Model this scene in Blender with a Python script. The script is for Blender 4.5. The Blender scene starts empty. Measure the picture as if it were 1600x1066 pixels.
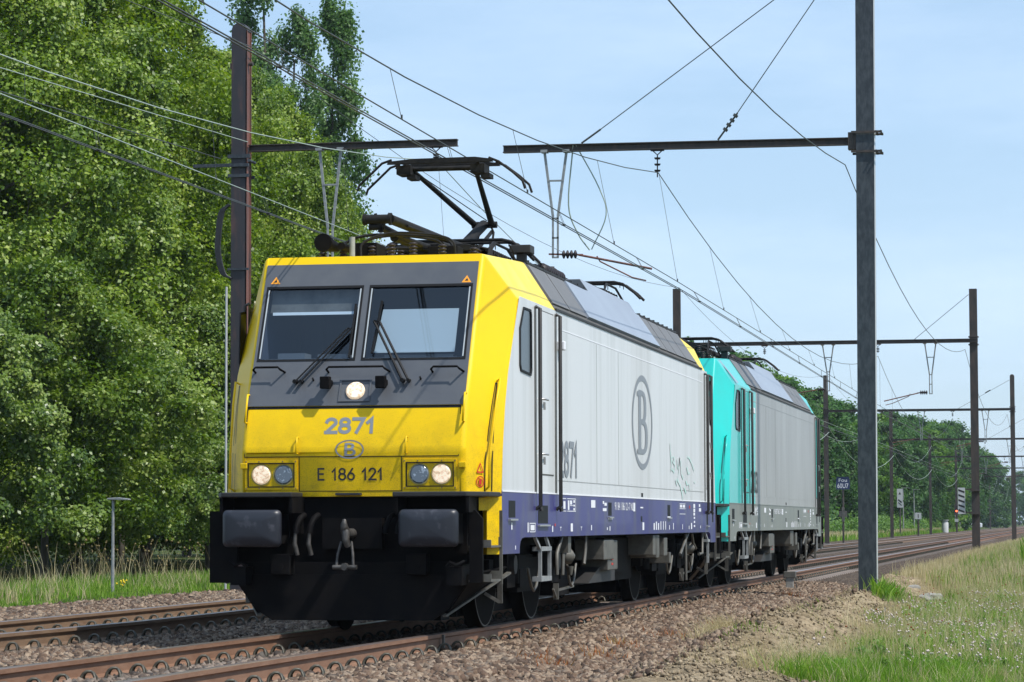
import bpy, bmesh, math, random
import numpy as np
from mathutils import Vector, Matrix, noise
R = math.radians
random.seed(7); rng = np.random.default_rng(11)
scene = bpy.context.scene
COL = scene.collection

# ------------------------------------------------------------------ camera, world, sun
CAM = Vector((6.942, -26.793, 1.094)); YAW, PIT, ROL = 0.19353, 0.06333, -0.00298
fw = Vector((-math.sin(YAW)*math.cos(PIT), math.cos(YAW)*math.cos(PIT), math.sin(PIT)))
r0 = Vector((math.cos(YAW), math.sin(YAW), 0)); u0 = r0.cross(fw)
rr = r0*math.cos(ROL)+u0*math.sin(ROL); uu = -r0*math.sin(ROL)+u0*math.cos(ROL)
cd = bpy.data.cameras.new('camera'); cam = bpy.data.objects.new('camera', cd); COL.objects.link(cam)
cam.matrix_world = Matrix(((rr.x, uu.x, -fw.x, CAM.x), (rr.y, uu.y, -fw.y, CAM.y), (rr.z, uu.z, -fw.z, CAM.z), (0, 0, 0, 1)))
cd.sensor_width = 36; cd.lens = 4489.5/1600*36; cd.clip_start = 0.5; cd.clip_end = 9000
scene.camera = cam
SUN = Vector((0.62, -0.24, 1.0)).normalized()
sl = bpy.data.lights.new('sun', 'SUN'); so = bpy.data.objects.new('sun', sl); COL.objects.link(so)
sl.energy = 4.9; sl.angle = R(0.5); sl.color = (1, 0.955, 0.88)
so.rotation_euler = (-SUN).to_track_quat('-Z', 'Y').to_euler(); so.location = (30, -30, 40)
w = bpy.data.worlds.new('World'); scene.world = w; w.use_nodes = True
nt = w.node_tree; nt.nodes.clear()
sky = nt.nodes.new('ShaderNodeTexSky'); sky.sky_type = 'NISHITA'; sky.sun_disc = False
sky.sun_elevation = math.asin(SUN.z); sky.sun_rotation = math.atan2(SUN.x, SUN.y)
sky.air_density = 1.0; sky.dust_density = 0.6; sky.ozone_density = 1.6
bg = nt.nodes.new('ShaderNodeBackground'); bg.inputs[1].default_value = 0.125
wo = nt.nodes.new('ShaderNodeOutputWorld')
# thin high cloud veil mixed into the sky by direction
tc = nt.nodes.new('ShaderNodeTexCoord'); mp = nt.nodes.new('ShaderNodeMapping'); mp.inputs['Scale'].default_value = (1.2, 1.2, 5.0)
nz = nt.nodes.new('ShaderNodeTexNoise'); nz.inputs['Scale'].default_value = 3.2; nz.inputs['Detail'].default_value = 6; nz.inputs['Roughness'].default_value = .62
cr = nt.nodes.new('ShaderNodeValToRGB'); cr.color_ramp.elements[0].position = .38; cr.color_ramp.elements[1].position = .75
cr.color_ramp.elements[0].color = (.50, .50, .50, 1); cr.color_ramp.elements[1].color = (.82, .82, .82, 1)
mx = nt.nodes.new('ShaderNodeMix'); mx.data_type = 'RGBA'; 
cr2 = nt.nodes.new('ShaderNodeValToRGB'); cr2.color_ramp.elements[0].position = .40; cr2.color_ramp.elements[1].position = .72
cr2.color_ramp.elements[0].color = (.44, .635, .88, 1); cr2.color_ramp.elements[1].color = (.56, .71, .90, 1)
vm = nt.nodes.new('ShaderNodeVectorMath'); vm.operation = 'SCALE'; vm.inputs['Scale'].default_value = 10.0
nt.links.new(nz.outputs[0], cr2.inputs[0]); nt.links.new(cr2.outputs[0], vm.inputs[0]); nt.links.new(vm.outputs[0], mx.inputs[7])
nt.links.new(tc.outputs['Generated'], mp.inputs[0]); nt.links.new(mp.outputs[0], nz.inputs[0]); nt.links.new(nz.outputs[0], cr.inputs[0])
nt.links.new(cr.outputs[0], mx.inputs[0]); nt.links.new(sky.outputs[0], mx.inputs[6])
nt.links.new(mx.outputs[2], bg.inputs[0]); nt.links.new(bg.outputs[0], wo.inputs[0])
scene.view_settings.view_transform = 'Standard'; scene.view_settings.look = 'None'
scene.view_settings.exposure = 0.10; scene.view_settings.gamma = 1.0
scene.render.engine = 'CYCLES'

# ------------------------------------------------------------------ materials
def nd(t, k, **kw):
    n = t.nodes.new(k)
    for a, b in kw.items(): setattr(n, a, b)
    return n
def mat(name, col, rough=.5, metal=0., col2=None, scale=4., amt=1., stretch=(1, 1, 1), spec=.5, bump=0., bscale=None, lo=.35, hi=.7, coat=0., emit=None, detail=6, vary=None):
    m = bpy.data.materials.new(name); m.use_nodes = True; t = m.node_tree; b = t.nodes['Principled BSDF']
    b.inputs['Base Color'].default_value = (*col, 1); b.inputs['Roughness'].default_value = rough
    b.inputs['Metallic'].default_value = metal; b.inputs['Specular IOR Level'].default_value = spec; b.inputs['Coat Weight'].default_value = coat
    tcn = nd(t, 'ShaderNodeTexCoord'); mpn = nd(t, 'ShaderNodeMapping'); mpn.inputs['Scale'].default_value = stretch
    t.links.new(tcn.outputs['Object'], mpn.inputs[0])
    src = None
    if col2 is not None:
        n = nd(t, 'ShaderNodeTexNoise'); n.inputs['Scale'].default_value = scale; n.inputs['Detail'].default_value = detail; n.inputs['Roughness'].default_value = .62
        r = nd(t, 'ShaderNodeValToRGB'); r.color_ramp.elements[0].position = lo; r.color_ramp.elements[1].position = hi
        r.color_ramp.elements[0].color = (0, 0, 0, 1); r.color_ramp.elements[1].color = (amt, amt, amt, 1)
        x = nd(t, 'ShaderNodeMix', data_type='RGBA'); x.inputs[6].default_value = (*col, 1); x.inputs[7].default_value = (*col2, 1)
        t.links.new(mpn.outputs[0], n.inputs[0]); t.links.new(n.outputs[0], r.inputs[0]); t.links.new(r.outputs[0], x.inputs[0])
        src = x.outputs[2]
    if vary:   # per-piece tint attribute
        a = nd(t, 'ShaderNodeAttribute', attribute_name='tint'); r = nd(t, 'ShaderNodeValToRGB')
        els = r.color_ramp.elements
        els[0].color = (*vary[0], 1); els[1].color = (*vary[-1], 1)
        for i, c in enumerate(vary[1:-1]):
            e = els.new((i+1)/(len(vary)-1)); e.color = (*c, 1)
        t.links.new(a.outputs['Fac'], r.inputs[0])
        if src is not None:
            x2 = nd(t, 'ShaderNodeMix', data_type='RGBA', blend_type='MULTIPLY'); x2.inputs[0].default_value = 1
            t.links.new(r.outputs[0], x2.inputs[6]); t.links.new(src, x2.inputs[7]); src = x2.outputs[2]
        else: src = r.outputs[0]
    if src is not None: t.links.new(src, b.inputs['Base Color'])
    if bump:
        n2 = nd(t, 'ShaderNodeTexNoise'); n2.inputs['Scale'].default_value = bscale or scale*4; n2.inputs['Detail'].default_value = 5
        bp_ = nd(t, 'ShaderNodeBump'); bp_.inputs['Strength'].default_value = bump; bp_.inputs['Distance'].default_value = .02
        t.links.new(mpn.outputs[0], n2.inputs[0]); t.links.new(n2.outputs[0], bp_.inputs['Height']); t.links.new(bp_.outputs[0], b.inputs['Normal'])
    if emit: b.inputs['Emission Color'].default_value = (*emit[0], 1); b.inputs['Emission Strength'].default_value = emit[1]
    return m
M = {}
M['yellow'] = mat('yellow_paint', (.80, .54, .002), .42, col2=(.24, .15, .02), scale=30, lo=.53, hi=.78, amt=.75, coat=.0, detail=10, spec=.35)
M['yellow_roof'] = mat('yellow_paint_roof', (.83, .63, .02), .4, col2=(.66, .52, .14), scale=3, amt=.6)
M['white'] = mat('pale_grey_paint', (.61, .62, .622), .38, col2=(.44, .45, .43), scale=1.3, stretch=(1, 2.4, .16), lo=.45, hi=.78, amt=.85, coat=.15)
M['blue'] = mat('blue_paint', (.034, .03, .165), .42, col2=(.10, .10, .11), scale=1.6, stretch=(1, 1.5, .7), lo=.45, hi=.8, amt=.8, coat=.1)
M['cyan'] = mat('turquoise_paint', (.004, .52, .47), .3, col2=(.03, .42, .38), scale=2.5, amt=.5, coat=.3)
M['silver'] = mat('silver_grey_paint', (.37, .37, .362), .36, col2=(.255, .25, .24), scale=1.1, stretch=(1, 1.2, .25), lo=.35, hi=.7, amt=.9, metal=.15)
M['bandgrey'] = mat('mid_grey_paint', (.17, .185, .175), .45, col2=(.22, .23, .20), scale=1.4, stretch=(1, 1.2, .6), amt=.8)
M['anthracite'] = mat('anthracite_paint', (.072, .078, .092), .42, col2=(.11, .115, .12), scale=3, amt=.6, coat=.1)
M['black'] = mat('black_steel', (.004, .004, .005), .7, col2=(.012, .010, .009), scale=5, amt=.7, spec=.08)
M['darkgrey'] = mat('dirty_dark_steel', (.014, .014, .015), .6, col2=(.040, .035, .030), scale=6, amt=.6)
M['midgrey'] = mat('grey_steel', (.12, .115, .10), .5, col2=(.03, .026, .022), scale=7, amt=.7)
M['rubber'] = mat('black_rubber', (.006, .006, .007), .6, spec=.25)
M['buffer'] = mat('greased_buffer_steel', (.016, .018, .026), .42, col2=(.10, .10, .12), scale=7, lo=.55, hi=.75, amt=.7, spec=.5)
M['letter_grey'] = mat('grey_lettering', (.215, .235, .26), .5)
M['steel_dim'] = mat('dull_coupling_steel', (.085, .08, .075), .5, col2=(.03, .027, .024), scale=14, lo=.35, hi=.6)
M['letter_black'] = mat('black_lettering', (.02, .02, .02), .5)
M['letter_white'] = mat('white_lettering', (.75, .76, .80), .5)
M['seal'] = mat('pale_rubber_seal', (.38, .42, .45), .5)
M['blind2'] = mat('grey_green_blind', (.42, .47, .48), .7)
M['red'] = mat('red_mark', (.50, .03, .015), .5)
M['orange'] = mat('orange_sticker', (.85, .33, .02), .5)
M['insul_red'] = mat('red_brown_insulator', (.33, .09, .06), .35)
M['silverpipe'] = mat('polished_handle', (.45, .45, .45), .35, metal=.6)
M['grille'] = mat('grey_roof_panel', (.145, .14, .137), .5, col2=(.105, .10, .097), scale=3, stretch=(1, 1.5, .5), amt=.8)
M['hatch'] = mat('blue_grey_roof_hatch', (.27, .31, .37), .42, col2=(.23, .26, .32), scale=1.5, amt=.7)
M['pan'] = mat('pantograph_steel', (.012, .012, .013), .65, col2=(.030, .028, .026), scale=12, amt=.7, spec=.15)
M['roofdark'] = mat('dark_roof', (.06, .058, .055), .7, col2=(.10, .09, .08), scale=5)
M['blind'] = mat('window_blind', (.62, .66, .67), .7)
M['cabdark'] = mat('cab_interior', (.03, .042, .07), .8)
M['cabdash'] = mat('cab_desk', (.12, .13, .14), .6)
M['lamp_on'] = mat('lit_headlamp', (.9, .8, .65), .3, emit=((1, .70, .42), .42), col2=(.28, .2, .13), scale=28, amt=.9, lo=.45, hi=.6)
M['lamp_off'] = mat('unlit_lamp_glass', (.10, .13, .17), .08, spec=1, col2=(.35, .42, .5), scale=22, lo=.55, hi=.62)
M['lampbowl'] = mat('lamp_bowl', (.30, .24, .05), .3)
M['graffiti'] = mat('green_spray_paint', (.42, .68, .61), .5, col2=(.58, .62, .62), scale=14, lo=.4, hi=.6)
M['rust'] = mat('rusty_rail_side', (.165, .082, .045), .75, col2=(.23, .13, .08), scale=9, amt=.8, bump=.2, stretch=(1, .3, 1))
M['rust_old'] = mat('old_brown_rail_side', (.20, .13, .08), .75, col2=(.13, .075, .045), scale=9, amt=.8, bump=.2, stretch=(1, .3, 1))
M['railtop'] = mat('worn_rail_head', (.30, .24, .22), .3, metal=.7, col2=(.20, .13, .10), scale=5, stretch=(1, .1, 1), amt=.7)
M['clip'] = mat('oily_clip_steel', (.09, .085, .06), .45, metal=.2, col2=(.03, .024, .02), scale=30)
M['sleeper'] = mat('concrete_sleeper', (.20, .165, .14), .9, col2=(.12, .09, .075), scale=8)
M['wheel'] = mat('wheel_steel', (.004, .004, .004), .8, spec=.05)
M['tyre'] = mat('worn_wheel_tyre', (.05, .05, .042), .5)
M['mastgrey'] = mat('dark_galvanised_steel', (.026, .033, .042), .55, col2=(.060, .070, .080), scale=7, stretch=(2.5, 2.5, .9), lo=.4, hi=.65, spec=.4, amt=.9)
M['mastedge'] = mat('sunlit_edge_and_conduit_grey', (.42, .43, .43), .4)  # pale grey: painted sunlight on the mast edge, plain colour on the conduit
M['mastrust'] = mat('rusty_mast_paint', (.052, .040, .040), .6, col2=(.17, .062, .04), scale=3, stretch=(2, 2, .35), lo=.30, hi=.55)
M['mastpurple'] = mat('dark_purple_mast_paint', (.030, .027, .032), .55, col2=(.085, .045, .04), scale=4, stretch=(2, 2, .35), lo=.52, hi=.72)
M['mastdark'] = mat('dark_mast_paint', (.028, .025, .024), .6, col2=(.07, .05, .04), scale=5, stretch=(2, 2, .5))
M['galv'] = mat('galvanised_tube', (.30, .31, .31), .45, col2=(.16, .17, .18), scale=10)
M['wire'] = mat('bare_wire', (.06, .065, .06), .5, metal=.3)
M['wire_green'] = mat('weathered_copper_wire', (.30, .36, .31), .5)
M['porcelain'] = mat('dark_insulator', (.022, .016, .018), .5, spec=.3)
M['concrete'] = mat('concrete', (.30, .29, .27), .9, col2=(.18, .17, .15), scale=8)
M['cable'] = mat('black_cable', (.018, .018, .02), .5)
M['signwhite'] = mat('white_board', (.45, .47, .47), .5, col2=(.5, .5, .5), scale=6)
M['signblue'] = mat('dark_blue_board', (.02, .035, .10), .5)
M['redlamp'] = mat('lit_red_signal', (.9, .1, .03), .4, emit=((1, .12, .04), 5.0))
M['vanwhite'] = mat('white_car_paint', (.7, .72, .75), .3)
M['carglass'] = mat('car_glass', (.006, .007, .008), .12, spec=.3)
t = M['yellow'].node_tree; b = t.nodes['Principled BSDF']
tcn = nd(t, 'ShaderNodeTexCoord'); sx_ = nd(t, 'ShaderNodeSeparateXYZ'); t.links.new(tcn.outputs['Object'], sx_.inputs[0])
nA = nd(t, 'ShaderNodeTexNoise'); nA.inputs['Scale'].default_value = 95; nA.inputs['Detail'].default_value = 6; nA.inputs['Roughness'].default_value = .75
nB = nd(t, 'ShaderNodeTexNoise'); nB.inputs['Scale'].default_value = 5; nB.inputs['Detail'].default_value = 7; nB.inputs['Roughness'].default_value = .7
for n_ in (nA, nB): t.links.new(tcn.outputs['Object'], n_.inputs[0])
rA = nd(t, 'ShaderNodeMapRange'); rA.inputs[1].default_value = .54; rA.inputs[2].default_value = .70; t.links.new(nA.outputs[0], rA.inputs[0])
rB = nd(t, 'ShaderNodeMapRange'); rB.inputs[1].default_value = .40; rB.inputs[2].default_value = .72; t.links.new(nB.outputs[0], rB.inputs[0])
rZ = nd(t, 'ShaderNodeMapRange'); rZ.inputs[1].default_value = 2.3; rZ.inputs[2].default_value = 1.55; rZ.inputs[3].default_value = .12; t.links.new(sx_.outputs[2], rZ.inputs[0])
m1_ = nd(t, 'ShaderNodeMath', operation='MULTIPLY'); t.links.new(rA.outputs[0], m1_.inputs[0]); t.links.new(rZ.outputs[0], m1_.inputs[1])
m2_ = nd(t, 'ShaderNodeMath', operation='MULTIPLY'); t.links.new(rB.outputs[0], m2_.inputs[0]); t.links.new(rZ.outputs[0], m2_.inputs[1])
m3_ = nd(t, 'ShaderNodeMath', operation='MULTIPLY_ADD'); t.links.new(m2_.outputs[0], m3_.inputs[0]); m3_.inputs[1].default_value = .45; t.links.new(m1_.outputs[0], m3_.inputs[2]); m3_.use_clamp = True
xm_ = nd(t, 'ShaderNodeMix', data_type='RGBA'); xm_.inputs[6].default_value = (.80, .52, .001, 1); xm_.inputs[7].default_value = (.20, .125, .02, 1)
t.links.new(m3_.outputs[0], xm_.inputs[0]); t.links.new(xm_.outputs[2], b.inputs['Base Color']); b.inputs['Specular IOR Level'].default_value = .25
# glass that really lets the cab show behind it
g = bpy.data.materials.new('windscreen_glass'); g.use_nodes = True; t = g.node_tree; t.nodes.clear()
gt = nd(t, 'ShaderNodeBsdfTransparent'); gt.inputs[0].default_value = (.74, .82, .90, 1)
gg = nd(t, 'ShaderNodeBsdfGlossy'); gg.inputs['Roughness'].default_value = .03; gg.inputs[0].default_value = (.85, .92, 1, 1)
lw = nd(t, 'ShaderNodeLayerWeight'); lw.inputs[0].default_value = .5
pw = nd(t, 'ShaderNodeMath', operation='POWER'); t.links.new(lw.outputs['Facing'], pw.inputs[0]); pw.inputs[1].default_value = 4
fr = nd(t, 'ShaderNodeMath', operation='MULTIPLY_ADD'); t.links.new(pw.outputs[0], fr.inputs[0]); fr.inputs[1].default_value = .75; fr.inputs[2].default_value = .075
ms = nd(t, 'ShaderNodeMixShader'); go = nd(t, 'ShaderNodeOutputMaterial')
t.links.new(fr.outputs[0], ms.inputs[0]); t.links.new(gt.outputs[0], ms.inputs[1]); t.links.new(gg.outputs[0], ms.inputs[2]); t.links.new(ms.outputs[0], go.inputs[0])
M['glass'] = g
def leafmat(name, cols, rough=.45, trans=.35, spec=.45):
    m = bpy.data.materials.new(name); m.use_nodes = True; t = m.node_tree; b = t.nodes['Principled BSDF']
    a = nd(t, 'ShaderNodeAttribute', attribute_name='tint'); r = nd(t, 'ShaderNodeValToRGB'); els = r.color_ramp.elements
    els[0].color = (*cols[0], 1); els[1].color = (*cols[-1], 1)
    for i, c in enumerate(cols[1:-1]): els.new((i+1)/(len(cols)-1)).color = (*c, 1)
    t.links.new(a.outputs['Fac'], r.inputs[0]); t.links.new(r.outputs[0], b.inputs['Base Color'])
    b.inputs['Roughness'].default_value = rough; b.inputs['Specular IOR Level'].default_value = spec
    tr = nd(t, 'ShaderNodeBsdfTranslucent'); gm = nd(t, 'ShaderNodeHueSaturation'); gm.inputs['Value'].default_value = 1.5; gm.inputs['Saturation'].default_value = 1.1
    t.links.new(r.outputs[0], gm.inputs['Color']); t.links.new(gm.outputs[0], tr.inputs[0])
    x = nd(t, 'ShaderNodeMixShader'); x.inputs[0].default_value = trans
    t.links.new(b.outputs[0], x.inputs[1]); t.links.new(tr.outputs[0], x.inputs[2]); t.links.new(x.outputs[0], t.nodes['Material Output'].inputs[0])
    return m
M['leaf'] = leafmat('maple_leaves', [(.045, .090, .012), (.105, .180, .018), (.20, .29, .032), (.35, .41, .10)], .45, .32, .4)
M['leaf_shrub'] = leafmat('shrub_leaves', [(.032, .070, .011), (.085, .150, .018), (.165, .245, .034), (.33, .39, .12)], .40, .28, .5)
M['leaf_dark'] = leafmat('dark_leaves', [(.022, .065, .015), (.045, .12, .026), (.085, .18, .04)], .55, .35, .3)
M['leaf_far'] = leafmat('far_leaves', [(.055, .12, .022), (.10, .20, .035), (.18, .30, .055)], .55, .38, .3)
M['leaf_poplar'] = leafmat('poplar_leaves', [(.055, .12, .035), (.10, .19, .055), (.18, .29, .09)], .5, .38, .4)
M['bark'] = mat('bark', (.055, .045, .035), .9, col2=(.10, .085, .07), scale=6, stretch=(3, 3, .5), bump=.4)
M['grass'] = leafmat('green_grass', [(.055, .13, .012), (.11, .23, .022), (.19, .33, .04), (.36, .42, .11)], .6, .4, .2)
M['straw'] = leafmat('dry_grass', [(.26, .21, .10), (.46, .39, .21), (.62, .55, .36)], .7, .35, .2)
M['flower_white'] = mat('white_flower_heads', (.50, .43, .40), .8)
M['flower_yellow'] = mat('yellow_flower_heads', (.75, .55, .02), .8)
M['weed_red'] = leafmat('red_brown_weed', [(.25, .07, .02), (.40, .14, .05), (.22, .18, .05)], .7, .3, .2)
M['stone'] = mat('ballast_stone', (.9, .9, .9), .85, vary=[(.040, .025, .016), (.120, .072, .046), (.19, .125, .082), (.35, .265, .19), (.11, .082, .062)], col2=(.6, .58, .56), scale=25, bump=.3, bscale=60)

NOSPLIT = {'snow_plough', 'bogie', 'band_markings', 'rail_clip', 'sleeper', 'rail', 'spray_paint_tag', 'board_marks', 'cab_shell', 'cab_interior', 'front_panel', 'jumper_cable'}
# ------------------------------------------------------------------ mesh builder
class MB:
    def __init__(s, T=None): s.v = []; s.f = []; s.m = []; s.sm = []; s.T = T; s.g = []
    def add(s, vs, fs, mi=0, smooth=False):
        o = len(s.v)
        s.v += [s.T @ Vector(q) if s.T is not None else Vector(q) for q in vs]
        flip = s.T is not None and s.T.determinant() < 0
        for f in fs:
            f = [o+i for i in f]
            s.f.append(f[::-1] if flip else f); s.m.append(mi); s.sm.append(smooth)
        s.g.append((o, len(s.v), len(s.f)-len(fs), len(s.f)))
        return s
    def box(s, a, b, mi=0):
        x0, x1 = sorted((a[0], b[0])); y0, y1 = sorted((a[1], b[1])); z0, z1 = sorted((a[2], b[2]))
        vs = [(x0,y0,z0),(x1,y0,z0),(x1,y1,z0),(x0,y1,z0),(x0,y0,z1),(x1,y0,z1),(x1,y1,z1),(x0,y1,z1)]
        return s.add(vs, [(3,2,1,0),(4,5,6,7),(0,1,5,4),(1,2,6,5),(2,3,7,6),(3,0,4,7)], mi)
    def bar(s, p, q, wd, ht=None, mi=0, up=(0,0,1)):
        p, q = Vector(p), Vector(q); ht = ht or wd; d = (q-p).normalized(); up = Vector(up)
        if abs(d.dot(up)) > .95: up = Vector((0,1,0))
        sx = d.cross(up).normalized()*wd/2; sz = sx.normalized().cross(d).normalized()*ht/2
        vs = [p-sx-sz, p+sx-sz, p+sx+sz, p-sx+sz, q-sx-sz, q+sx-sz, q+sx+sz, q-sx+sz]
        return s.add(vs, [(0,1,2,3),(7,6,5,4),(4,5,1,0),(5,6,2,1),(6,7,3,2),(7,4,0,3)], mi)
    def tube(s, pts, r, n=8, mi=0, cap=True):
        pts = [Vector(p) for p in pts]; rs = r if isinstance(r, (list, tuple)) else [r]*len(pts)
        vs = []; fs = []; prev = None
        for i, p in enumerate(pts):
            d = (pts[min(i+1, len(pts)-1)]-pts[max(i-1, 0)]).normalized()
            if prev is None:
                up = Vector((0,0,1)) if abs(d.z) < .9 else Vector((1,0,0)); a = d.cross(up).normalized()
            else: a = (prev-d*prev.dot(d)).normalized()
            prev = a; b = d.cross(a)
            vs += [p+(a*math.cos(2*math.pi*k/n)+b*math.sin(2*math.pi*k/n))*rs[i] for k in range(n)]
        for i in range(len(pts)-1):
            for k in range(n):
                k2 = (k+1) % n; fs.append((i*n+k, i*n+k2, (i+1)*n+k2, (i+1)*n+k))
        s.add(vs, fs, mi, True)
        if cap:
            o = len(pts)-1
            s.add(vs[:n], [tuple(range(n))[::-1]], mi); s.add(vs[o*n:], [tuple(range(n))], mi)
        return s
    def disc(s, c, n_, r, th, seg=24, mi=0, mi2=None):
        c = Vector(c); n_ = Vector(n_).normalized(); return s.tube([c, c+n_*th], r, seg, mi)
    def prism(s, poly, axis, a, b, mi=0, smooth=False):
        def P(q, t):
            return {0: (t, q[0], q[1]), 1: (q[0], t, q[1]), 2: (q[0], q[1], t)}[axis]
        n = len(poly); vs = [P(q, a) for q in poly]+[P(q, b) for q in poly]
        fs = [tuple(range(n)), tuple(range(n, 2*n))[::-1]]+[(i, n+i, n+(i+1) % n, (i+1) % n) for i in range(n)]
        return s.add(vs, fs, mi, smooth)
    def clusters(s):
        k = len(s.g); lo = []; hi = []
        for a, b_, _, _ in s.g:
            P = np.array([q[:] for q in s.v[a:b_]]); lo.append(P.min(0)); hi.append(P.max(0))
        lo, hi = np.array(lo), np.array(hi); size = (hi-lo).max(1); lab = list(range(k))
        gap = np.maximum(0, np.maximum(lo[:, None]-hi[None], lo[None]-hi[:, None])); near = np.sqrt((gap**2).sum(2)) <= np.maximum(.02, .5*np.maximum(size[:, None], size[None]))
        def root(i):
            while lab[i] != i: i = lab[i]
            return i
        for i, j in zip(*np.nonzero(np.triu(near, 1))):
            a, b_ = root(i), root(j)
            if a != b_: lab[max(a, b_)] = min(a, b_)
        return [root(i) for i in range(k)]
    def build(s, name, mats, parent=None, bevel=0, recalc=True, sm=None, split=True):
        if split and parent is not None and 1 < len(s.g) < 120 and name not in NOSPLIT and sum(g_[1]-g_[0] for g_ in s.g) == len(s.v):
            lab = s.clusters(); ks = sorted(set(lab))
            if 1 < len(ks) <= 14:
                first = None
                for kk in ks:
                    m2 = MB()
                    for gi, (a, b_, c_, d_) in enumerate(s.g):
                        if lab[gi] != kk: continue
                        o_ = len(m2.v); m2.v += s.v[a:b_]
                        for fi in range(c_, d_): m2.f.append([q-a+o_ for q in s.f[fi]]); m2.m.append(s.m[fi]); m2.sm.append(s.sm[fi])
                    ob = m2.build(name, mats, parent, bevel, recalc, sm, False)
                    first = first or ob
                return first
        me = bpy.data.meshes.new(name); me.from_pydata(s.v, [], s.f)
        for mm in (mats if isinstance(mats, (list, tuple)) else [mats]): me.materials.append(M[mm] if isinstance(mm, str) else mm)
        me.polygons.foreach_set('material_index', s.m); me.polygons.foreach_set('use_smooth', s.sm)
        if recalc:
            bm = bmesh.new(); bm.from_mesh(me); bmesh.ops.recalc_face_normals(bm, faces=bm.faces); bm.to_mesh(me); bm.free()
        me.update(); o = bpy.data.objects.new(name, me); COL.objects.link(o)
        if parent: o.parent = parent
        if bevel:
            bv = o.modifiers.new('bevel', 'BEVEL'); bv.width = bevel; bv.segments = 2; bv.limit_method = 'ANGLE'; bv.angle_limit = R(20)
        return o
def fast(name, V, F, mats, parent=None, tint=None, smooth=False):
    me = bpy.data.meshes.new(name); V = np.asarray(V, np.float32); F = np.asarray(F, np.int32); k = F.shape[1]
    me.vertices.add(len(V)); me.vertices.foreach_set('co', V.ravel())
    me.loops.add(F.size); me.loops.foreach_set('vertex_index', F.ravel())
    me.polygons.add(len(F)); me.polygons.foreach_set('loop_start', np.arange(0, F.size, k, dtype=np.int32)); me.polygons.foreach_set('loop_total', np.full(len(F), k, np.int32))
    if smooth: me.polygons.foreach_set('use_smooth', np.ones(len(F), bool))
    me.update(calc_edges=True)
    if tint is not None:
        a = me.attributes.new('tint', 'FLOAT', 'FACE'); a.data.foreach_set('value', np.asarray(tint, np.float32))
    for mm in (mats if isinstance(mats, (list, tuple)) else [mats]): me.materials.append(M[mm] if isinstance(mm, str) else mm)
    o = bpy.data.objects.new(name, me); COL.objects.link(o)
    if parent: o.parent = parent
    return o
def tag(o, label=None, cat=None, group=None, kind=None):
    if label: o['label'] = label
    if cat: o['category'] = cat
    if group: o['group'] = group
    if kind: o['kind'] = kind
    return o
def thing(name, label, cat, loc=(0, 0, 0), group=None):
    o = bpy.data.objects.new(name, None); COL.objects.link(o); o.location = loc; o.empty_display_size = .3
    return tag(o, label, cat, group)
def copy_tree(o, parent=None):
    c = o.copy(); COL.objects.link(c); c.parent = parent
    for ch in list(o.children): copy_tree(ch, c)
    return c
def lettering(name, text, mt, origin, u, v, W, H, parent, bold=0, shear=0):
    """text fitted to W x H, centred on origin, reading along u, standing along v"""
    cu = bpy.data.curves.new(name, 'FONT'); cu.body = text; cu.size = 1; cu.offset = bold; cu.resolution_u = 4; cu.align_x = 'CENTER'; cu.shear = shear
    ob = bpy.data.objects.new(name, cu); COL.objects.link(ob)
    dg = bpy.context.evaluated_depsgraph_get(); me = bpy.data.meshes.new_from_object(ob.evaluated_get(dg))
    bpy.data.objects.remove(ob); bpy.data.curves.remove(cu)
    co = np.array([q.co[:] for q in me.vertices]); lo, hi = co.min(0), co.max(0); c = (lo+hi)/2
    u = Vector(u).normalized(); v = Vector(v).normalized(); origin = Vector(origin)
    sx = W/(hi[0]-lo[0]) if W else H/(hi[1]-lo[1]); sy = H/(hi[1]-lo[1])
    for q in me.vertices:
        q.co = origin+u*((q.co.x-c[0])*sx)+v*((q.co.y-c[1])*sy)
    me.name = name; me.materials.clear(); me.materials.append(M[mt]); o = bpy.data.objects.new(name, me); COL.objects.link(o); o.parent = parent
    return o
def sm(pts, n=5):
    """smooth curve through the points"""
    P = [Vector(p) for p in pts]; P = [P[0]*2-P[1]]+P+[P[-1]*2-P[-2]]; out = []
    for i in range(1, len(P)-2):
        for k in range(n):
            t = k/n; a, b, c, d = P[i-1], P[i], P[i+1], P[i+2]
            out.append(.5*((2*b)+(c-a)*t+(2*a-5*b+4*c-d)*t*t+(3*b-a-3*c+d)*t**3))
    return out+[P[-2]]
def oval(mb, c, u, v, a, b, ta, tb, n=40, mi=0):
    c, u, v = Vector(c), Vector(u).normalized(), Vector(v).normalized()
    vs = []; fs = []
    for i in range(n):
        t = 2*math.pi*i/n
        vs += [c+u*a*math.cos(t)+v*b*math.sin(t), c+u*(a-ta)*math.cos(t)+v*(b-tb)*math.sin(t)]
        j = (i+1) % n; fs.append((2*i, 2*j, 2*j+1, 2*i+1))
    return mb.add(vs, fs, mi)

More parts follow.
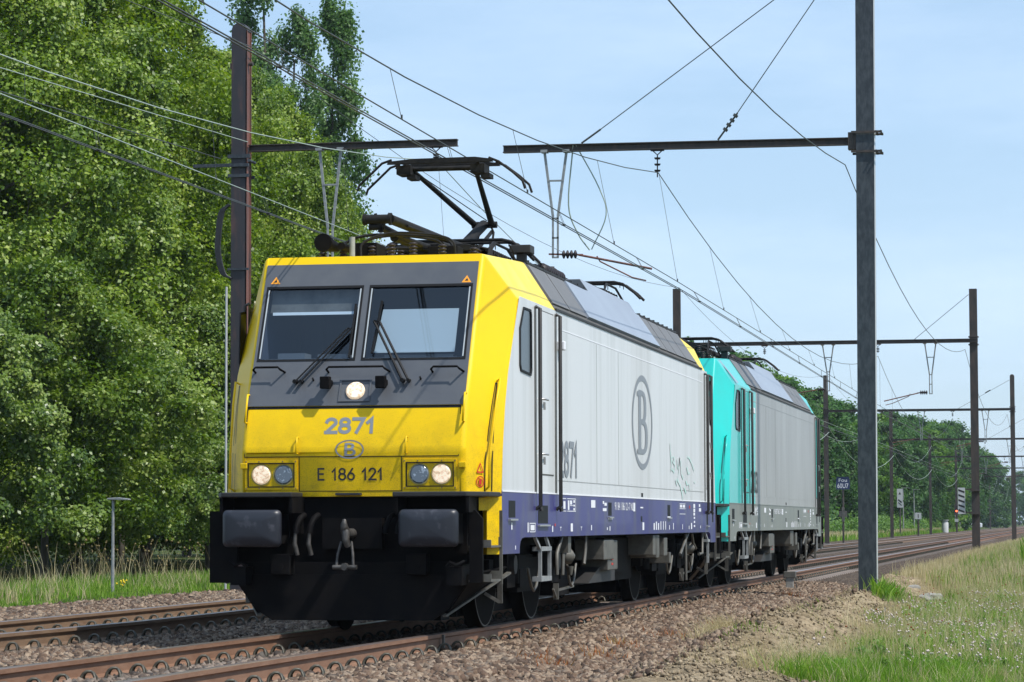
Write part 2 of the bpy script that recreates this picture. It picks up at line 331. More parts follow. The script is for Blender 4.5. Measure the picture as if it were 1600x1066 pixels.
# ------------------------------------------------------------------ locomotives
ZP = [.79, 1.36, 1.82, 2.25, 3.80]; YP = [.52, .52, .50, .62, 1.38]
def Yf(z): return float(np.interp(z, ZP, YP))
def Wf(z): return float(np.interp(z, [1.4, 2.25, 3.8], [1.11, 1.115, 1.14]))
def Ysd(z): return float(np.interp(z, [1.41, 1.82, 2.25, 2.6, 2.9, 3.36], [.94, 1.0, 1.12, 1.28, 1.50, 1.88]))
HW = 1.40; LEN = 18.9
def FP(x, z, off=0.): return Vector((x, Yf(z)-off, z))
REAR = Matrix.Translation((0, LEN, 0)) @ Matrix.Rotation(math.pi, 4, 'Z')
IDT = Matrix.Identity(4)
def front_rect(mb, x0, x1, z0, z1, off=.012, th=.02, mi=0):
    """thin plate lying on the raked cab front"""
    a = [FP(x0, z0, off), FP(x1, z0, off), FP(x1, z1, off), FP(x0, z1, off)]
    b = [FP(x0, z0, off-th), FP(x1, z0, off-th), FP(x1, z1, off-th), FP(x0, z1, off-th)]
    mb.add(a+b, [(0,1,2,3),(7,6,5,4),(0,4,5,1),(1,5,6,2),(2,6,7,3),(3,7,4,0)], mi)
def chamfer_pt(side, k, z, off=0.):
    """k=0 on the front crease, 1 on the side crease"""
    A = Vector((side*Wf(z), Yf(z), z)); B = Vector((side*HW, Ysd(z), z)); d = (B-A)
    n = Vector((abs(d.y)*side, -abs(d.x), 0)).normalized()
    return A+d*k+n*off

def cab_shell(root, T, yb, mt, mroof, yt=None):
    yt = yt or yb+.24
    zs = [1.36, 1.82, 2.25, 2.6, 2.71, 2.9, 3.36, 3.49, 3.80]; xs = [-1.07, -.06, 0.0, 1.06]
    mb = MB(T)
    for i in range(len(zs)-1):
        z0, z1 = zs[i], zs[i+1]
        def row(z): return [FP(-Wf(z), z)]+[FP(x, z) for x in xs]+[FP(Wf(z), z)]
        a, b = row(z0), row(z1)
        for k in range(5):
            if k in (1, 3) and 2.7 < z0 < 3.48: continue
            mb.add([a[k], a[k+1], b[k+1], b[k]], [(0, 1, 2, 3)])
    for s in (1, -1):
        for i in range(6):
            for q0, q1 in ((zs[i], zs[i+1]),):
                mb.add([chamfer_pt(s, 0, q0), chamfer_pt(s, 1, q0), chamfer_pt(s, 1, q1), chamfer_pt(s, 0, q1)], [(0, 1, 2, 3)])
        G = Vector((s*HW, 1.88, 3.36)); Tp = FP(s*Wf(3.8), 3.8); Gb = Vector((s*HW, yb, 3.41)); Rb = Vector((s*1.0, yt, 3.97))
        mb.add([FP(s*Wf(3.36), 3.36), G, Tp, FP(s*Wf(3.49), 3.49)], [(0, 1, 2, 3)])
        mb.add([Tp, G, Gb, Rb], [(0, 1, 2, 3)], 1)
    mb.add([FP(-Wf(3.8), 3.8), FP(Wf(3.8), 3.8), (1.0, yt, 3.97), (-1.0, yt, 3.97)], [(0, 1, 2, 3)], 1)
    # back closing face and floor of the cab shell
    mb.add([(-HW, yb, 3.41), (HW, yb, 3.41), (1.0, yt, 3.97), (-1.0, yt, 3.97)], [(0, 1, 2, 3)], 1)
    mb.add([FP(-Wf(1.36), 1.36), FP(Wf(1.36), 1.36), (HW, .94, 1.36), (-HW, .94, 1.36)], [(0, 1, 2, 3)])
    o = mb.build('cab_shell', [mt, mroof], root)
    bm = bmesh.new(); bm.from_mesh(o.data); bmesh.ops.remove_doubles(bm, verts=bm.verts, dist=.001); bmesh.ops.recalc_face_normals(bm, faces=bm.faces)
    bm.to_mesh(o.data); bm.free()
    bv = o.modifiers.new('bevel', 'BEVEL'); bv.width = .07; bv.segments = 4; bv.limit_method = 'ANGLE'; bv.angle_limit = R(13); bv.harden_normals = True
    o.data.polygons.foreach_set('use_smooth', [True]*len(o.data.polygons))
    # corner posts under the cab: chamfer strip and short bracket
    for s in (1, -1):
        p = MB(T)
        def cp(k, z, off=0): return chamfer_pt(s, k, z, off)
        for k0, k1, z0, z1 in ((.60, 1.0, .79, 1.36), (.22, .62, 1.22, 1.345)):
            a = [cp(k0, z0), cp(k1, z0), cp(k1, z1), cp(k0, z1)]; b = [q+Vector((-s*.05, .05, 0)) for q in a]
            p.add(a+b, [(0,1,2,3),(7,6,5,4),(0,4,5,1),(1,5,6,2),(2,6,7,3),(3,7,4,0)])
        p.build('corner_post', [mt], root)
    return o

def cab_details(root, T, sch, lit=True):
    # dark front panel frame round the windows, in one plate with openings
    mb = MB(T)
    pc = sch['panel']
    xs = [-1.10, -1.07, -.06, 0.0, 1.06, 1.095]; zs = [2.255, 2.71, 3.49, 3.72]
    for i in range(3):
        for k in range(5):
            if i == 1 and k in (1, 3): continue
            front_rect(mb, xs[k], xs[k+1], zs[i], zs[i+1], .013, .013)
    mb.build('front_panel', [pc], root)
    for x0, x1 in ((-1.07, -.06), (0.0, 1.06)):
        f = MB(T); wd = .018
        for a in ((x0, x1, 2.71, 2.73), (x0, x1, 3.465, 3.49), (x0, x0+wd, 2.73, 3.465), (x1-wd, x1, 2.73, 3.465)): front_rect(f, *a, .018, .05)
        fo = f.build('window_frame', ['rubber'], root)
        for xs_ in (x0+.022, x1-.034): s = MB(T); front_rect(s, xs_, xs_+.011, 2.74, 3.455, .022, .01); s.build('edge_seal', ['midgrey' if not lit else 'seal'], fo)
        gl = MB(T); gl.add([FP(x0+.01, 2.72, 0), FP(x1-.01, 2.72, 0), FP(x1-.01, 3.48, 0), FP(x0+.01, 3.48, 0)], [(0, 1, 2, 3)])
        gl.build('windscreen', ['glass'], root, recalc=False)
    # cab interior
    c = MB(T); c.add([(-1.07, 2.5, 2.1), (1.07, 2.5, 2.1), (1.07, 2.5, 3.6), (-1.07, 2.5, 3.6)], [(0, 1, 2, 3)])
    c.add([(-1.07, 1.05, 2.45), (1.07, 1.05, 2.45), (1.07, 2.5, 2.3), (-1.07, 2.5, 2.3)], [(0, 1, 2, 3)])
    for s in (-1, 1): c.add([(s*1.07, .86, 2.6), (s*1.07, 2.5, 2.2), (s*1.07, 2.5, 3.6), (s*1.07, 1.35, 3.55)], [(0, 1, 2, 3)])
    c.add([(-1.07, 1.35, 3.55), (1.07, 1.35, 3.55), (1.07, 2.5, 3.6), (-1.07, 2.5, 3.6)], [(0, 1, 2, 3)])
    c.build('cab_interior', ['cabdark'], root)
    d = MB(T); d.box((-1.02, .92, 2.55), (1.02, 1.5, 2.74)); d.box((-.9, 1.0, 2.74), (-.62, 1.25, 2.80)); d.box((-.5, 1.05, 2.74), (-.2, 1.3, 2.79)); d.box((.2, 1.0, 2.74), (.9, 1.2, 2.77))
    d.build('driver_desk', ['cabdash'], root)
    if lit:
        b = MB(T); b.add([FP(.10, 2.80, -.09), FP(.92, 2.80, -.09), FP(.92, 3.24, -.09), FP(.14, 3.24, -.09)], [(0, 1, 2, 3)]); front_rect(b, .10, .92, 2.79, 2.805, -.07, .015)
        b.build('sun_blind', ['blind2'], root, recalc=False)
        b = MB(T); front_rect(b, -1.0, -.14, 3.195, 3.225, -.08, .02); b.build('blind_rail', ['blind'], root)
        b = MB(T); b.add([FP(-1.03, 3.22, -.095), FP(-.10, 3.22, -.095), FP(-.10, 3.46, -.095), FP(-1.03, 3.46, -.095)], [(0, 1, 2, 3)])
        b.build('roller_blind', ['midgrey'], root, recalc=False)
        # seat
        b = MB(T); b.box((-.75, 1.75, 2.3), (-.3, 2.2, 2.75)); b.box((-.72, 2.1, 2.75), (-.33, 2.25, 3.25)); b.build('driver_seat', ['rubber'], root)
    # handles on the panel
    def handle(x0, x1, z, drop, name='grab_handle', mt='black', r=.011, off=.13, sl=.03):
        h = MB(T); h.tube([FP(x0-sl*.2, z-drop, .0), FP(x0, z-drop*.5, off), FP(x0+.02, z, off), FP(x1-.02, z, off), FP(x1, z-drop*.4, off), FP(x1+sl, z-drop, 0)], r, 8)
        h.build(name, [mt], root)
    handle(-1.06, -.79, 2.645, .05); handle(-.31, .28, 2.64, .05); handle(.75, 1.03, 2.63, .05)
    for s in (-1, 1):
        h = MB(T); x = s*1.10
        h.tube([FP(x, 2.37, 0), FP(x+s*.0, 2.37, .06), FP(x, 2.09, .06), FP(x, 2.09, 0)], .011, 8); h.build('grab_handle', [sch['body']], root)
        h = MB(T); x = s*.55-.01
        h.tube([FP(x, 1.94, 0), FP(x, 1.94, .045), FP(x, 1.78, .045), FP(x, 1.78, 0)], .009, 8); h.build('grab_handle', [sch['body']], root)
        h = MB(T); front_rect(h, s*1.10-.035, s*1.10+.035, 1.635, 1.69, .03, .045); h.build('step_bracket', [sch['body']], root, bevel=.006)
        # tall handrail set against the corner
        h = MB(T); h.tube([chamfer_pt(s, .72, 2.50, 0), chamfer_pt(s, .70, 2.52, .05), chamfer_pt(s, .665, 2.30, .05), chamfer_pt(s, .57, 1.80, .05), chamfer_pt(s, .56, 1.45, .05), chamfer_pt(s, .56, 1.42, 0)], .012, 8)
        h.build('handrail', [sch['body']], root)
        h = MB(T)
        zz_ = [1.41, 1.72, 2.0, 2.25, 2.48]; kk = [.525, .53, .585, .635, .675]
        for (za, ka), (zb, kb) in zip(zip(zz_, kk), zip(zz_[1:], kk[1:])):
            h.add([chamfer_pt(s, ka, za, .004), chamfer_pt(s, ka+.022, za, .004), chamfer_pt(s, kb+.022, zb, .004), chamfer_pt(s, kb, zb, .004)], [(0, 1, 2, 3)])
            h.add([chamfer_pt(s, .715, za, .004), chamfer_pt(s, .74, za, .004), chamfer_pt(s, .74 if zb < 2.4 else .735, zb, .004), chamfer_pt(s, .715 if zb < 2.4 else .71, zb, .004)], [(0, 1, 2, 3)])
        h.add([chamfer_pt(s, .675, 2.47, .004), chamfer_pt(s, .735, 2.47, .004), chamfer_pt(s, .735, 2.485, .004), chamfer_pt(s, .675, 2.485, .004)], [(0, 1, 2, 3)])
        h.build('panel_gap', ['rubber'], root, recalc=False)
    # wipers
    for pts1, pts2, blade in (([(-.63, 2.50), (-.16, 3.04)], [(-.57, 2.50), (-.13, 3.03)], [(-.115, 3.29), (-.12, 2.74)]),
                              ([(.46, 2.50), (.10, 3.11)], [(.52, 2.50), (.16, 3.10)], [(.15, 3.32), (.11, 2.78)])):
        wv = MB(T)
        for pp in (pts1, pts2): wv.bar(FP(*pp[0], .07), FP(*pp[1], .07), .022, .014)
        wv.bar(FP(*pts1[1], .07), FP(*pts2[1], .07), .02); wv.tube([FP(*pts1[0], -.01), FP(*pts1[0], .10)], .022, 8); wv.tube([FP(*pts2[0], -.01), FP(*pts2[0], .10)], .018, 8)
        wo_ = wv.build('wiper', ['rubber'], root)
        bl = MB(T); bl.bar(FP(*blade[0], .035), FP(*blade[1], .035), .02, .02); bl.build('wiper_blade', ['rubber'], wo_)
    for x in (-.46, .63):
        h = MB(T); h.tube([FP(x, 2.51, 0), FP(x+.005, 2.53, .07)], .011, 6); h.build('washer_nozzle', ['rubber'], root)
    # top lamp and the two brackets beside it
    h = MB(T)
    for a in ((-.18, .14, 2.295, 2.315), (-.18, .14, 2.505, 2.525), (-.18, -.163, 2.315, 2.505), (.123, .14, 2.315, 2.505)): front_rect(h, *a, .026, .02)
    lf = h.build('top_lamp_frame', [pc], root)
    h = MB(T); c0 = FP(-.015, 2.40, .018); n0 = Vector((0, -1, .49)).normalized(); h.tube([c0-n0*.02, c0+n0*.012, c0+n0*.02], [.095, .095, .08], 28)
    h.build('headlight', ['lamp_on' if lit else 'lamp_off'], lf)
    for x in (-.29, .27):
        h = MB(T); h.box((x-.05, .52, 2.42), (x+.05, .60, 2.54)); h.box((x-.035, .58, 2.45), (x+.035, .72, 2.51)); h.build('cable_socket', ['black'], root, bevel=.008)
    # nose door seams, lamps
    h = MB(T)
    for a in ((-1.10, 1.065, 2.226, 2.25), (-1.10, 1.06, 1.746, 1.754), (-1.10, -1.093, 1.754, 2.226), (1.056, 1.063, 1.754, 2.226), (-.545, -.538, 1.41, 1.746), (.488, .495, 1.41, 1.746), (-.538, .488, 1.41, 1.417)):
        front_rect(h, *a, .003, .004)
    h.build('nose_hatch_seam', ['rubber'], root)
    for x0, x1, lampx in ((-1.06, -.59, ((-.925, 1), (-.70, 0))), (.54, 1.01, ((.67, 0), (.89, 1)))):
        h = MB(T)
        front_rect(h, x0-.03, x1+.03, 1.43, 1.455, .012, .014); front_rect(h, x0-.03, x1+.03, 1.69, 1.72, .012, .014)
        front_rect(h, x0-.03, x0-.003, 1.455, 1.69, .012, .014); front_rect(h, x1+.003, x1+.03, 1.455, 1.69, .012, .014)
        ho = h.build('headlight_frame', [sch['body']], root)
        h = MB(T)
        for a in ((x0-.004, x1+.004, 1.452, 1.462), (x0-.004, x1+.004, 1.683, 1.693), (x0-.004, x0+.006, 1.462, 1.683), (x1-.006, x1+.004, 1.462, 1.683)): front_rect(h, *a, .016, .016)
        h.build('headlight_gasket', ['rubber'], ho)
        h = MB(T); front_rect(h, x0, x1, 1.457, 1.688, .002, .004); h.build('lamp_housing', [sch['body']], ho)
        for lx, on in lampx:
            h = MB(T); c0 = Vector((lx, Yf(1.575), 1.575)); h.tube([c0+Vector((0, .02, 0)), c0+Vector((0, -.006, 0)), c0+Vector((0, -.016, 0))], [.094, .094, .08], 28)
            h.build('headlight', ['lamp_on' if (on and lit) else 'lamp_off'], ho)
            h = MB(T)
            for i in range(28):
                a0, a1 = 2*math.pi*i/28, 2*math.pi*(i+1)/28
                q = [(lx+rr_*math.cos(a), Yf(1.575)-.007, 1.575+rr_*math.sin(a)) for a, rr_ in ((a0, .094), (a1, .094), (a1, .106), (a0, .106))]
                h.add(q, [(0, 1, 2, 3)])
            h.build('lamp_ring', ['lampbowl' if sch['body'] == 'yellow' else 'darkgrey'], ho, recalc=False)
        h = MB(T)
        for sx in (x0-.018, (x0+x1)/2-.12, (x0+x1)/2+.12, x1+.016):
            for sz in (1.443, 1.705): h.tube([(sx, Yf(sz)-.01, sz), (sx, Yf(sz)-.02, sz)], .007, 6)
        h.build('frame_screws', ['rust_old'], ho)
    # platforms over the buffers, buffers, crash boxes
    for s in (-1, 1):
        h = MB(T); xa, xb = sorted((s*.50-.03, s*1.25))
        poly = [(s*.50-.01, .12), (s*1.22, .12), (s*1.36, .50), (s*1.40, .90), (s*1.2, .62), (s*.50-.01, .60)]
        h.prism(poly, 2, 1.352, 1.40); h.build('buffer_platform', ['darkgrey'], root, bevel=.01)
        h = MB(T); h.box((s*.54, .14, 1.2), (s*.51, .6, 1.35)); h.box((s*1.24, .14, 1.2), (s*1.21, .6, 1.35)); h.box((s*.52, .52, 1.0), (s*1.24, .60, 1.35)); h.build('platform_bracket', ['black'], root)
        h = MB(T); h.box((s*.875-.23, .16, .90), (s*.875+.23, .60, 1.19)); h.box((s*.875-.27, .50, .80), (s*.875+.27, .62, 1.30)); h.tube([(s*.875, .08, 1.05), (s*.875, .4, 1.05)], .12, 16)
        bo = h.build('buffer', ['black'], root)
        # buffer head: rounded rectangular dished plate
        poly = []; hw_, hh = .29, .18; rc = .05
        for cx_, cz_, a0 in ((hw_-rc, hh-rc, 0), (-hw_+rc, hh-rc, 90), (-hw_+rc, -hh+rc, 180), (hw_-rc, -hh+rc, 270)):
            for k in range(5): a = R(a0+k*22.5); poly.append((s*.875-.015+cx_+rc*math.cos(a), 1.05+cz_+rc*math.sin(a)))
        h = MB(T); n = len(poly); cx0 = s*.875-.015
        vs = [(q[0], .09, q[1]) for q in poly]+[(q[0], .045, q[1]) for q in poly]+[(cx0+(q[0]-cx0)*.85, .015, 1.05+(q[1]-1.05)*.85) for q in poly]+[(cx0+(q[0]-cx0)*.4, .003, 1.05+(q[1]-1.05)*.4) for q in poly]
        fs = [tuple(range(n))[::-1], tuple(range(3*n, 4*n))]
        for r_ in range(3): fs += [(r_*n+i, r_*n+(i+1) % n, (r_+1)*n+(i+1) % n, (r_+1)*n+i) for i in range(n)]
        h.add(vs, fs, 0, True); h.build('buffer_head', ['buffer'], bo)
        # step boxes outside the buffers with side steps
        h = MB(T)
        h.prism([(s*1.20, .52), (s*1.33, .52), (s*1.33, 1.14), (s*1.26, 1.22), (s*1.20, 1.22)] if s > 0 else [(-1.12, .52), (-1.40, .52), (-1.40, 1.22), (-1.12, 1.22)], 1, .34, .38)
        h.build('step_side_plate', ['black'], root)
        h = MB(T)
        for z in (.53, .86):
            h.box((s*1.18, .40, z), (s*1.40, .92, z+.02)); h.box((s*1.32, .40, z+.02), (s*1.40, .42, z+.075))
            h.box((s*1.18, .90, z), (s*1.40, .92, z+.10))
        h.build('footstep', ['midgrey'], root)
        h = MB(T); h.bar((s*1.395, .92, .5), (s*1.395, .92, 1.22), .03, .02); h.build('step_rail', ['midgrey'], root)
        h = MB(T); h.box((s*1.0, .22, .5), (s*1.15, .5, .68)); h.tube([(s*1.0, .25, .68), (s*1.04, .2, .72), (s*1.1, .2, .69), (s*1.17, .25, .73)], .018, 8); h.build('air_cock', ['black'], root)
        h = MB(T); h.box((s*.68-.1, .32, .60), (s*.68+.1, .5, .80)); h.tube([(s*.68, .30, .68), (s*.68, .34, .68)], .035, 10); h.build('coupling_socket', ['black'], root, bevel=.01)
    # headstock, hook, coupling, hoses
    h = MB(T); h.box((-1.2, .60, .70), (1.2, .80, 1.355)); h.box((-.3, .48, .85), (.3, .6, 1.15)); h.build('headstock', ['black'], root)
    h = MB(T); h.tube([(0, .5, 1.0), (0, .30, 1.0), (.0, .22, 1.02), (.0, .17, 1.08), (-.005, .20, 1.13)], [.05, .05, .045, .035, .02], 10)
    h.tube([(.01, .2, 1.02), (.02, .16, .94), (.03, .2, .88)], [.04, .035, .03], 10); h.build('draw_hook', ['steel_dim'], root)
    h = MB(T)
    for s in (-1, 1): h.tube([(s*.05, .26, .92), (s*.075, .22, .80), (s*.085, .2, .68)], .014, 8)
    h.tube([(-.12, .2, .675), (.12, .2, .675)], .022, 10); h.tube([(.0, .17, .68), (0, .24, .68)], .035, 12); h.build('screw_coupling', ['steel_dim'], root)
    for x in (-.50, -.36, .40, .52):
        h = MB(T); h.tube([(x, .55, 1.18), (x, .40, 1.15), (x-.02, .34, 1.08), (x-.03, .33, 1.0)], .028, 8); hk = h.build('brake_hose', ['black'], root)
        if x < 0: h = MB(T); h.tube([(x-.03, .33, 1.0), (x-.035, .32, .9), (x-.01, .34, .79)], [.018, .024, .02], 8); h.build('hose_fitting', ['steel_dim'], hk)
    h = MB(T); h.box((-.16, .44, 1.37), (.09, .56, 1.395)); h.build('centre_step', ['darkgrey'], root, bevel=.005)
    # snow plough
    h = MB(T)
    prof = [(-1.22, .60), (-.95, .25), (-.80, .155), (.80, .155), (.95, .25), (1.22, .60)]
    h.prism(prof, 1, .46, .50)
    for s in (-1, 1):
        a = [(s*.95, .48, .22), (s*1.22, .48, .60), (s*1.38, 1.30, .66), (s*1.2, 1.15, .46)]
        b = [(q[0]-s*.03, q[1]+.02, q[2]+.01) for q in a]
        h.add(a+b, [(0,1,2,3),(7,6,5,4),(0,4,5,1),(1,5,6,2),(2,6,7,3),(3,7,4,0)])
    h.box((-1.1, .5, .45), (1.1, .7, .72)); h.box((-.66, 1.5, .12), (.66, 1.9, .8)); h.box((-1.0, 1.0, .45), (1.0, 1.8, .9)); ho = h.build('snow_plough', ['black'], root)
    h = MB(T)
    for s in (-1, 1):
        h.bar((s*.93, .455, .20), (s*1.20, 1.0, .44), .05, .02); h.bar((s*1.20, 1.0, .44), (s*1.36, 1.5, .60), .05, .02); h.bar((s*1.30, 1.32, .58), (s*1.30, 1.34, .30), .05, .02); h.bar((s*1.15, 1.3, .40), (s*1.3, 1.32, .31), .03)
    h.build('plough_edge', ['midgrey'], ho)
    if sch.get('stickers'):
        for x0, z0 in ((-1.04, 3.52), (.94, 3.50)):
            h = MB(T); h.add([FP(x0, z0, .016), FP(x0+.10, z0, .016), FP(x0+.05, z0+.075, .016)], [(0, 1, 2)]); so_ = h.build('warning_sticker', ['orange'], root, recalc=False)
            h = MB(T); c_ = FP(x0+.05, z0+.018, .019); h.add([c_+Vector((-.018, 0, 0)), c_+Vector((.018, 0, 0)), FP(x0+.055, z0+.045, .019)], [(0, 1, 2)]); h.build('sticker_symbol', ['letter_black'], so_, recalc=False)

def side_wall(root, s, sch):
    """s=+1: wall towards the camera side; wall, band, doors, windows, pipes, all real parts"""
    T = IDT if s > 0 else REAR
    wall_m, band_m, cabm = sch['wall'], sch['band'], sch['side_cab']
    zz = [1.41, 1.82, 2.25, 2.6, 2.9, 3.36]
    def wallpoly(y_of0, y_of1, z_top0, z_top1): pass
    mb = MB(T)
    # strips in Z so the raked ends are followed; split in Y for the coloured cab side zone
    y_a = sch['split'][0]; y_b = sch['split'][1]
    for (z0, z1) in zip(zz, zz[1:]):
        def yl(z): return Ysd(z)
        def yr(z): return LEN-Ysd(z)
        zt0 = z0; zt1 = z1 if z1 < 3.36 else 3.405
        A0, A1 = yl(z0), yl(z1); B0, B1 = yr(z0), yr(z1)
        def sp(y, z): return y + .10*(3.4-z)*(-1) if sch['slant'] else y
        segs = [(A0, A1, sp(y_a, z0), sp(y_a, z1), 1), (sp(y_a, z0), sp(y_a, z1), y_b-(sp(0, z0)), y_b-(sp(0, z1)), 0), (y_b-sp(0, z0), y_b-sp(0, z1), B0, B1, 1)]
        for a0, a1, b0, b1, mi in segs:
            # window openings are cut from the cab-side zones
            mb.add([(HW, a0, zt0), (HW, b0, zt0), (HW, b1, zt1), (HW, a1, zt1)], [(0, 1, 2, 3)], mi)
    mb.build('side_wall', [wall_m, cabm], root)
    # lower band
    mb = MB(T)
    arch = [(1.85, .79), (1.86, .86), (1.90, .91), (1.98, .94), (2.13, .95)]
    poly = [(.94, .79)]+arch+[(LEN-1.75, .95), (LEN-1.62, .93), (LEN-1.56, .88), (LEN-1.55, .79), (LEN-.94, .79), (LEN-.94, 1.41), (.94, 1.41)]
    mb.prism(poly, 0, HW-.06, HW+.001); mb.build('sill_band', [band_m], root)
    mb = MB(T); mb.box((HW, .96, 1.405), (HW+.006, LEN-.96, 1.418)); mb.build('band_line', [sch['line']], root)
    # gutter rail with small hooks
    mb = MB(T); mb.box((HW-.05, sch['yb'], 3.405), (HW+.012, LEN-2.5, 3.43)); mb.box((HW-.12, sch['yb']+.1, 3.47), (HW-.09, LEN-2.6, 3.50))
    for k in range(44):
        y = sch['yb']+.2+k*(LEN-2.8-sch['yb'])/44; mb.box((HW-.115, y, 3.42), (HW-.07, y+.05, 3.50))
    mb.build('roof_gutter', ['darkgrey'], root)
    # seams
    mb = MB(T); x = HW
    mb.box((x, 4.05, 1.552), (x+.002, 16.5, 1.562)); mb.box((x, 6.66, 1.562), (x+.002, 6.675, 3.2)); mb.box((x, 8.30, 1.562), (x+.002, 8.315, 3.2))
    mb.build('panel_seam', ['silver'], root)
    mb = MB(T); mb.box((x, 4.1, 3.212), (x+.003, 16.5, 3.224)); mb.build('upper_seam', [sch['seam_light']], root)
    # cab side windows (front and rear)
    for poly, yy in (([(2.08, 3.31), (2.48, 3.31), (2.52, 3.26), (2.53, 2.68), (2.48, 2.62), (1.92, 2.64), (1.86, 2.70), (1.86, 3.08)], 0),
                     ([(17.30, 3.28), (17.52, 3.25), (17.55, 2.75), (17.50, 2.6), (17.34, 2.6), (17.30, 2.68)], 1)):
        mb = MB(T); n = len(poly); cy = sum(q[0] for q in poly)/n; cz = sum(q[1] for q in poly)/n
        o_ = [(HW+.012, q[0], q[1]) for q in poly]; i_ = [(HW+.012, cy+(q[0]-cy)*.86, cz+(q[1]-cz)*.93) for q in poly]; b_ = [(HW-.0, q[0], q[1]) for q in poly]; ib = [(HW+.003, cy+(q[0]-cy)*.86, cz+(q[1]-cz)*.93) for q in poly]
        mb.add(o_+i_+b_+ib, [(k, (k+1) % n, n+(k+1) % n, n+k) for k in range(n)]+[(k, 2*n+k, 2*n+(k+1) % n, (k+1) % n) for k in range(n)]+[(n+k, n+(k+1) % n, 3*n+(k+1) % n, 3*n+k) for k in range(n)])
        wf = mb.build('side_window', ['rubber'], root)
        mb = MB(T); mb.add(ib, [tuple(range(n))]); mb.build('pane', ['carglass'], wf)
    # doors: front door between two long grab pipes, rear narrow door
    def door(y0, y1, z0, z1):
        mb = MB(T); e = .012
        for a in ((y0, y1, z0, z0+e), (y0, y1, z1-e, z1), (y0, y0+e, z0, z1), (y1-e, y1, z0, z1)): mb.box((HW, a[0], a[2]), (HW+.003, a[1], a[3]))
        d = mb.build('door_seam', ['midgrey'], root)
        mb = MB(T); mb.box((HW, y0+e, z0+e), (HW+.0075, y1-e, z1-e)); dd = mb.build('door', [sch['door']], root, bevel=.005); return dd
    dd = door(2.95, 3.80, 1.60, 3.35)
    for z in (2.40, 1.82):
        mb = MB(T); mb.tube([(HW+.01, 3.0, z), (HW+.05, 3.0, z), (HW+.05, 3.22, z)], .012, 6); mb.tube([(HW+.04, 3.05, z-.03), (HW+.04, 3.06, z-.11)], .014, 6); mb.build('door_handle', ['silverpipe'], dd)
    dd = door(16.88, 17.14, 1.60, 3.32)
    for z in (2.32, 1.86):
        mb = MB(T); mb.tube([(HW+.01, 16.98, z), (HW+.05, 16.98, z), (HW+.05, 17.08, z-.1)], .012, 6); mb.build('door_handle', ['silverpipe'], dd)
    for y in (2.76, 3.96, 16.72, 17.20):
        mb = MB(T); mb.box((HW+.001, y-.07, 1.42), (HW+.004, y+.04, 3.36)); rc_ = mb.build('pipe_recess', ['midgrey' if sch['body'] == 'yellow' else 'darkgrey'], root)
        mb = MB(T); mb.tube([(HW, y, 3.36), (HW+.05, y, 3.34), (HW+.05, y, 1.28), (HW, y, 1.24)], .021, 8); mb.tube([(HW+.05, y, 1.26), (HW+.06, y, 1.22)], .022, 8); mb.build('door_grab_rail', ['darkgrey' if y < 10 else 'darkgrey'], root)
    mb = MB(T); mb.box((HW, 4.05, 2.98), (HW+.08, 4.16, 3.08)); mb.build('marker_lamp', ['letter_white'], root, bevel=.01)
    # recessed steps and pockets in the band
    for (y0, y1, z0, z1, lip) in ((2.87, 3.44, 1.09, 1.28, 1), (1.28, 1.62, 1.15, 1.32, 1), (7.48, 7.73, 1.18, 1.34, 1), (12.6, 12.86, 1.18, 1.34, 1), (16.86, 17.05, 1.06, 1.28, 1), (17.55, 17.7, 1.1, 1.3, 0), (10.17, 10.32, 1.43, 1.48, 0), (10.12, 10.24, 1.11, 1.18, 0)):
        mb = MB(T); mb.box((HW-.002, y0, z0), (HW+.003, y1, z1)); pk = mb.build('band_pocket', ['rubber'], root)
        if lip: mb = MB(T); mb.box((HW, y0-.03, z0-.03), (HW+.03, y1+.02, z0-.012)); mb.build('pocket_lip', ['silverpipe'], pk)
    # white inscriptions
    mb = MB(T)
    X0 = HW+.0035
    def q(y0, y1, z0, z1): mb.add([(X0, y0, z0), (X0, y1, z0), (X0, y1, z1), (X0, y0, z1)], [(0, 1, 2, 3)])
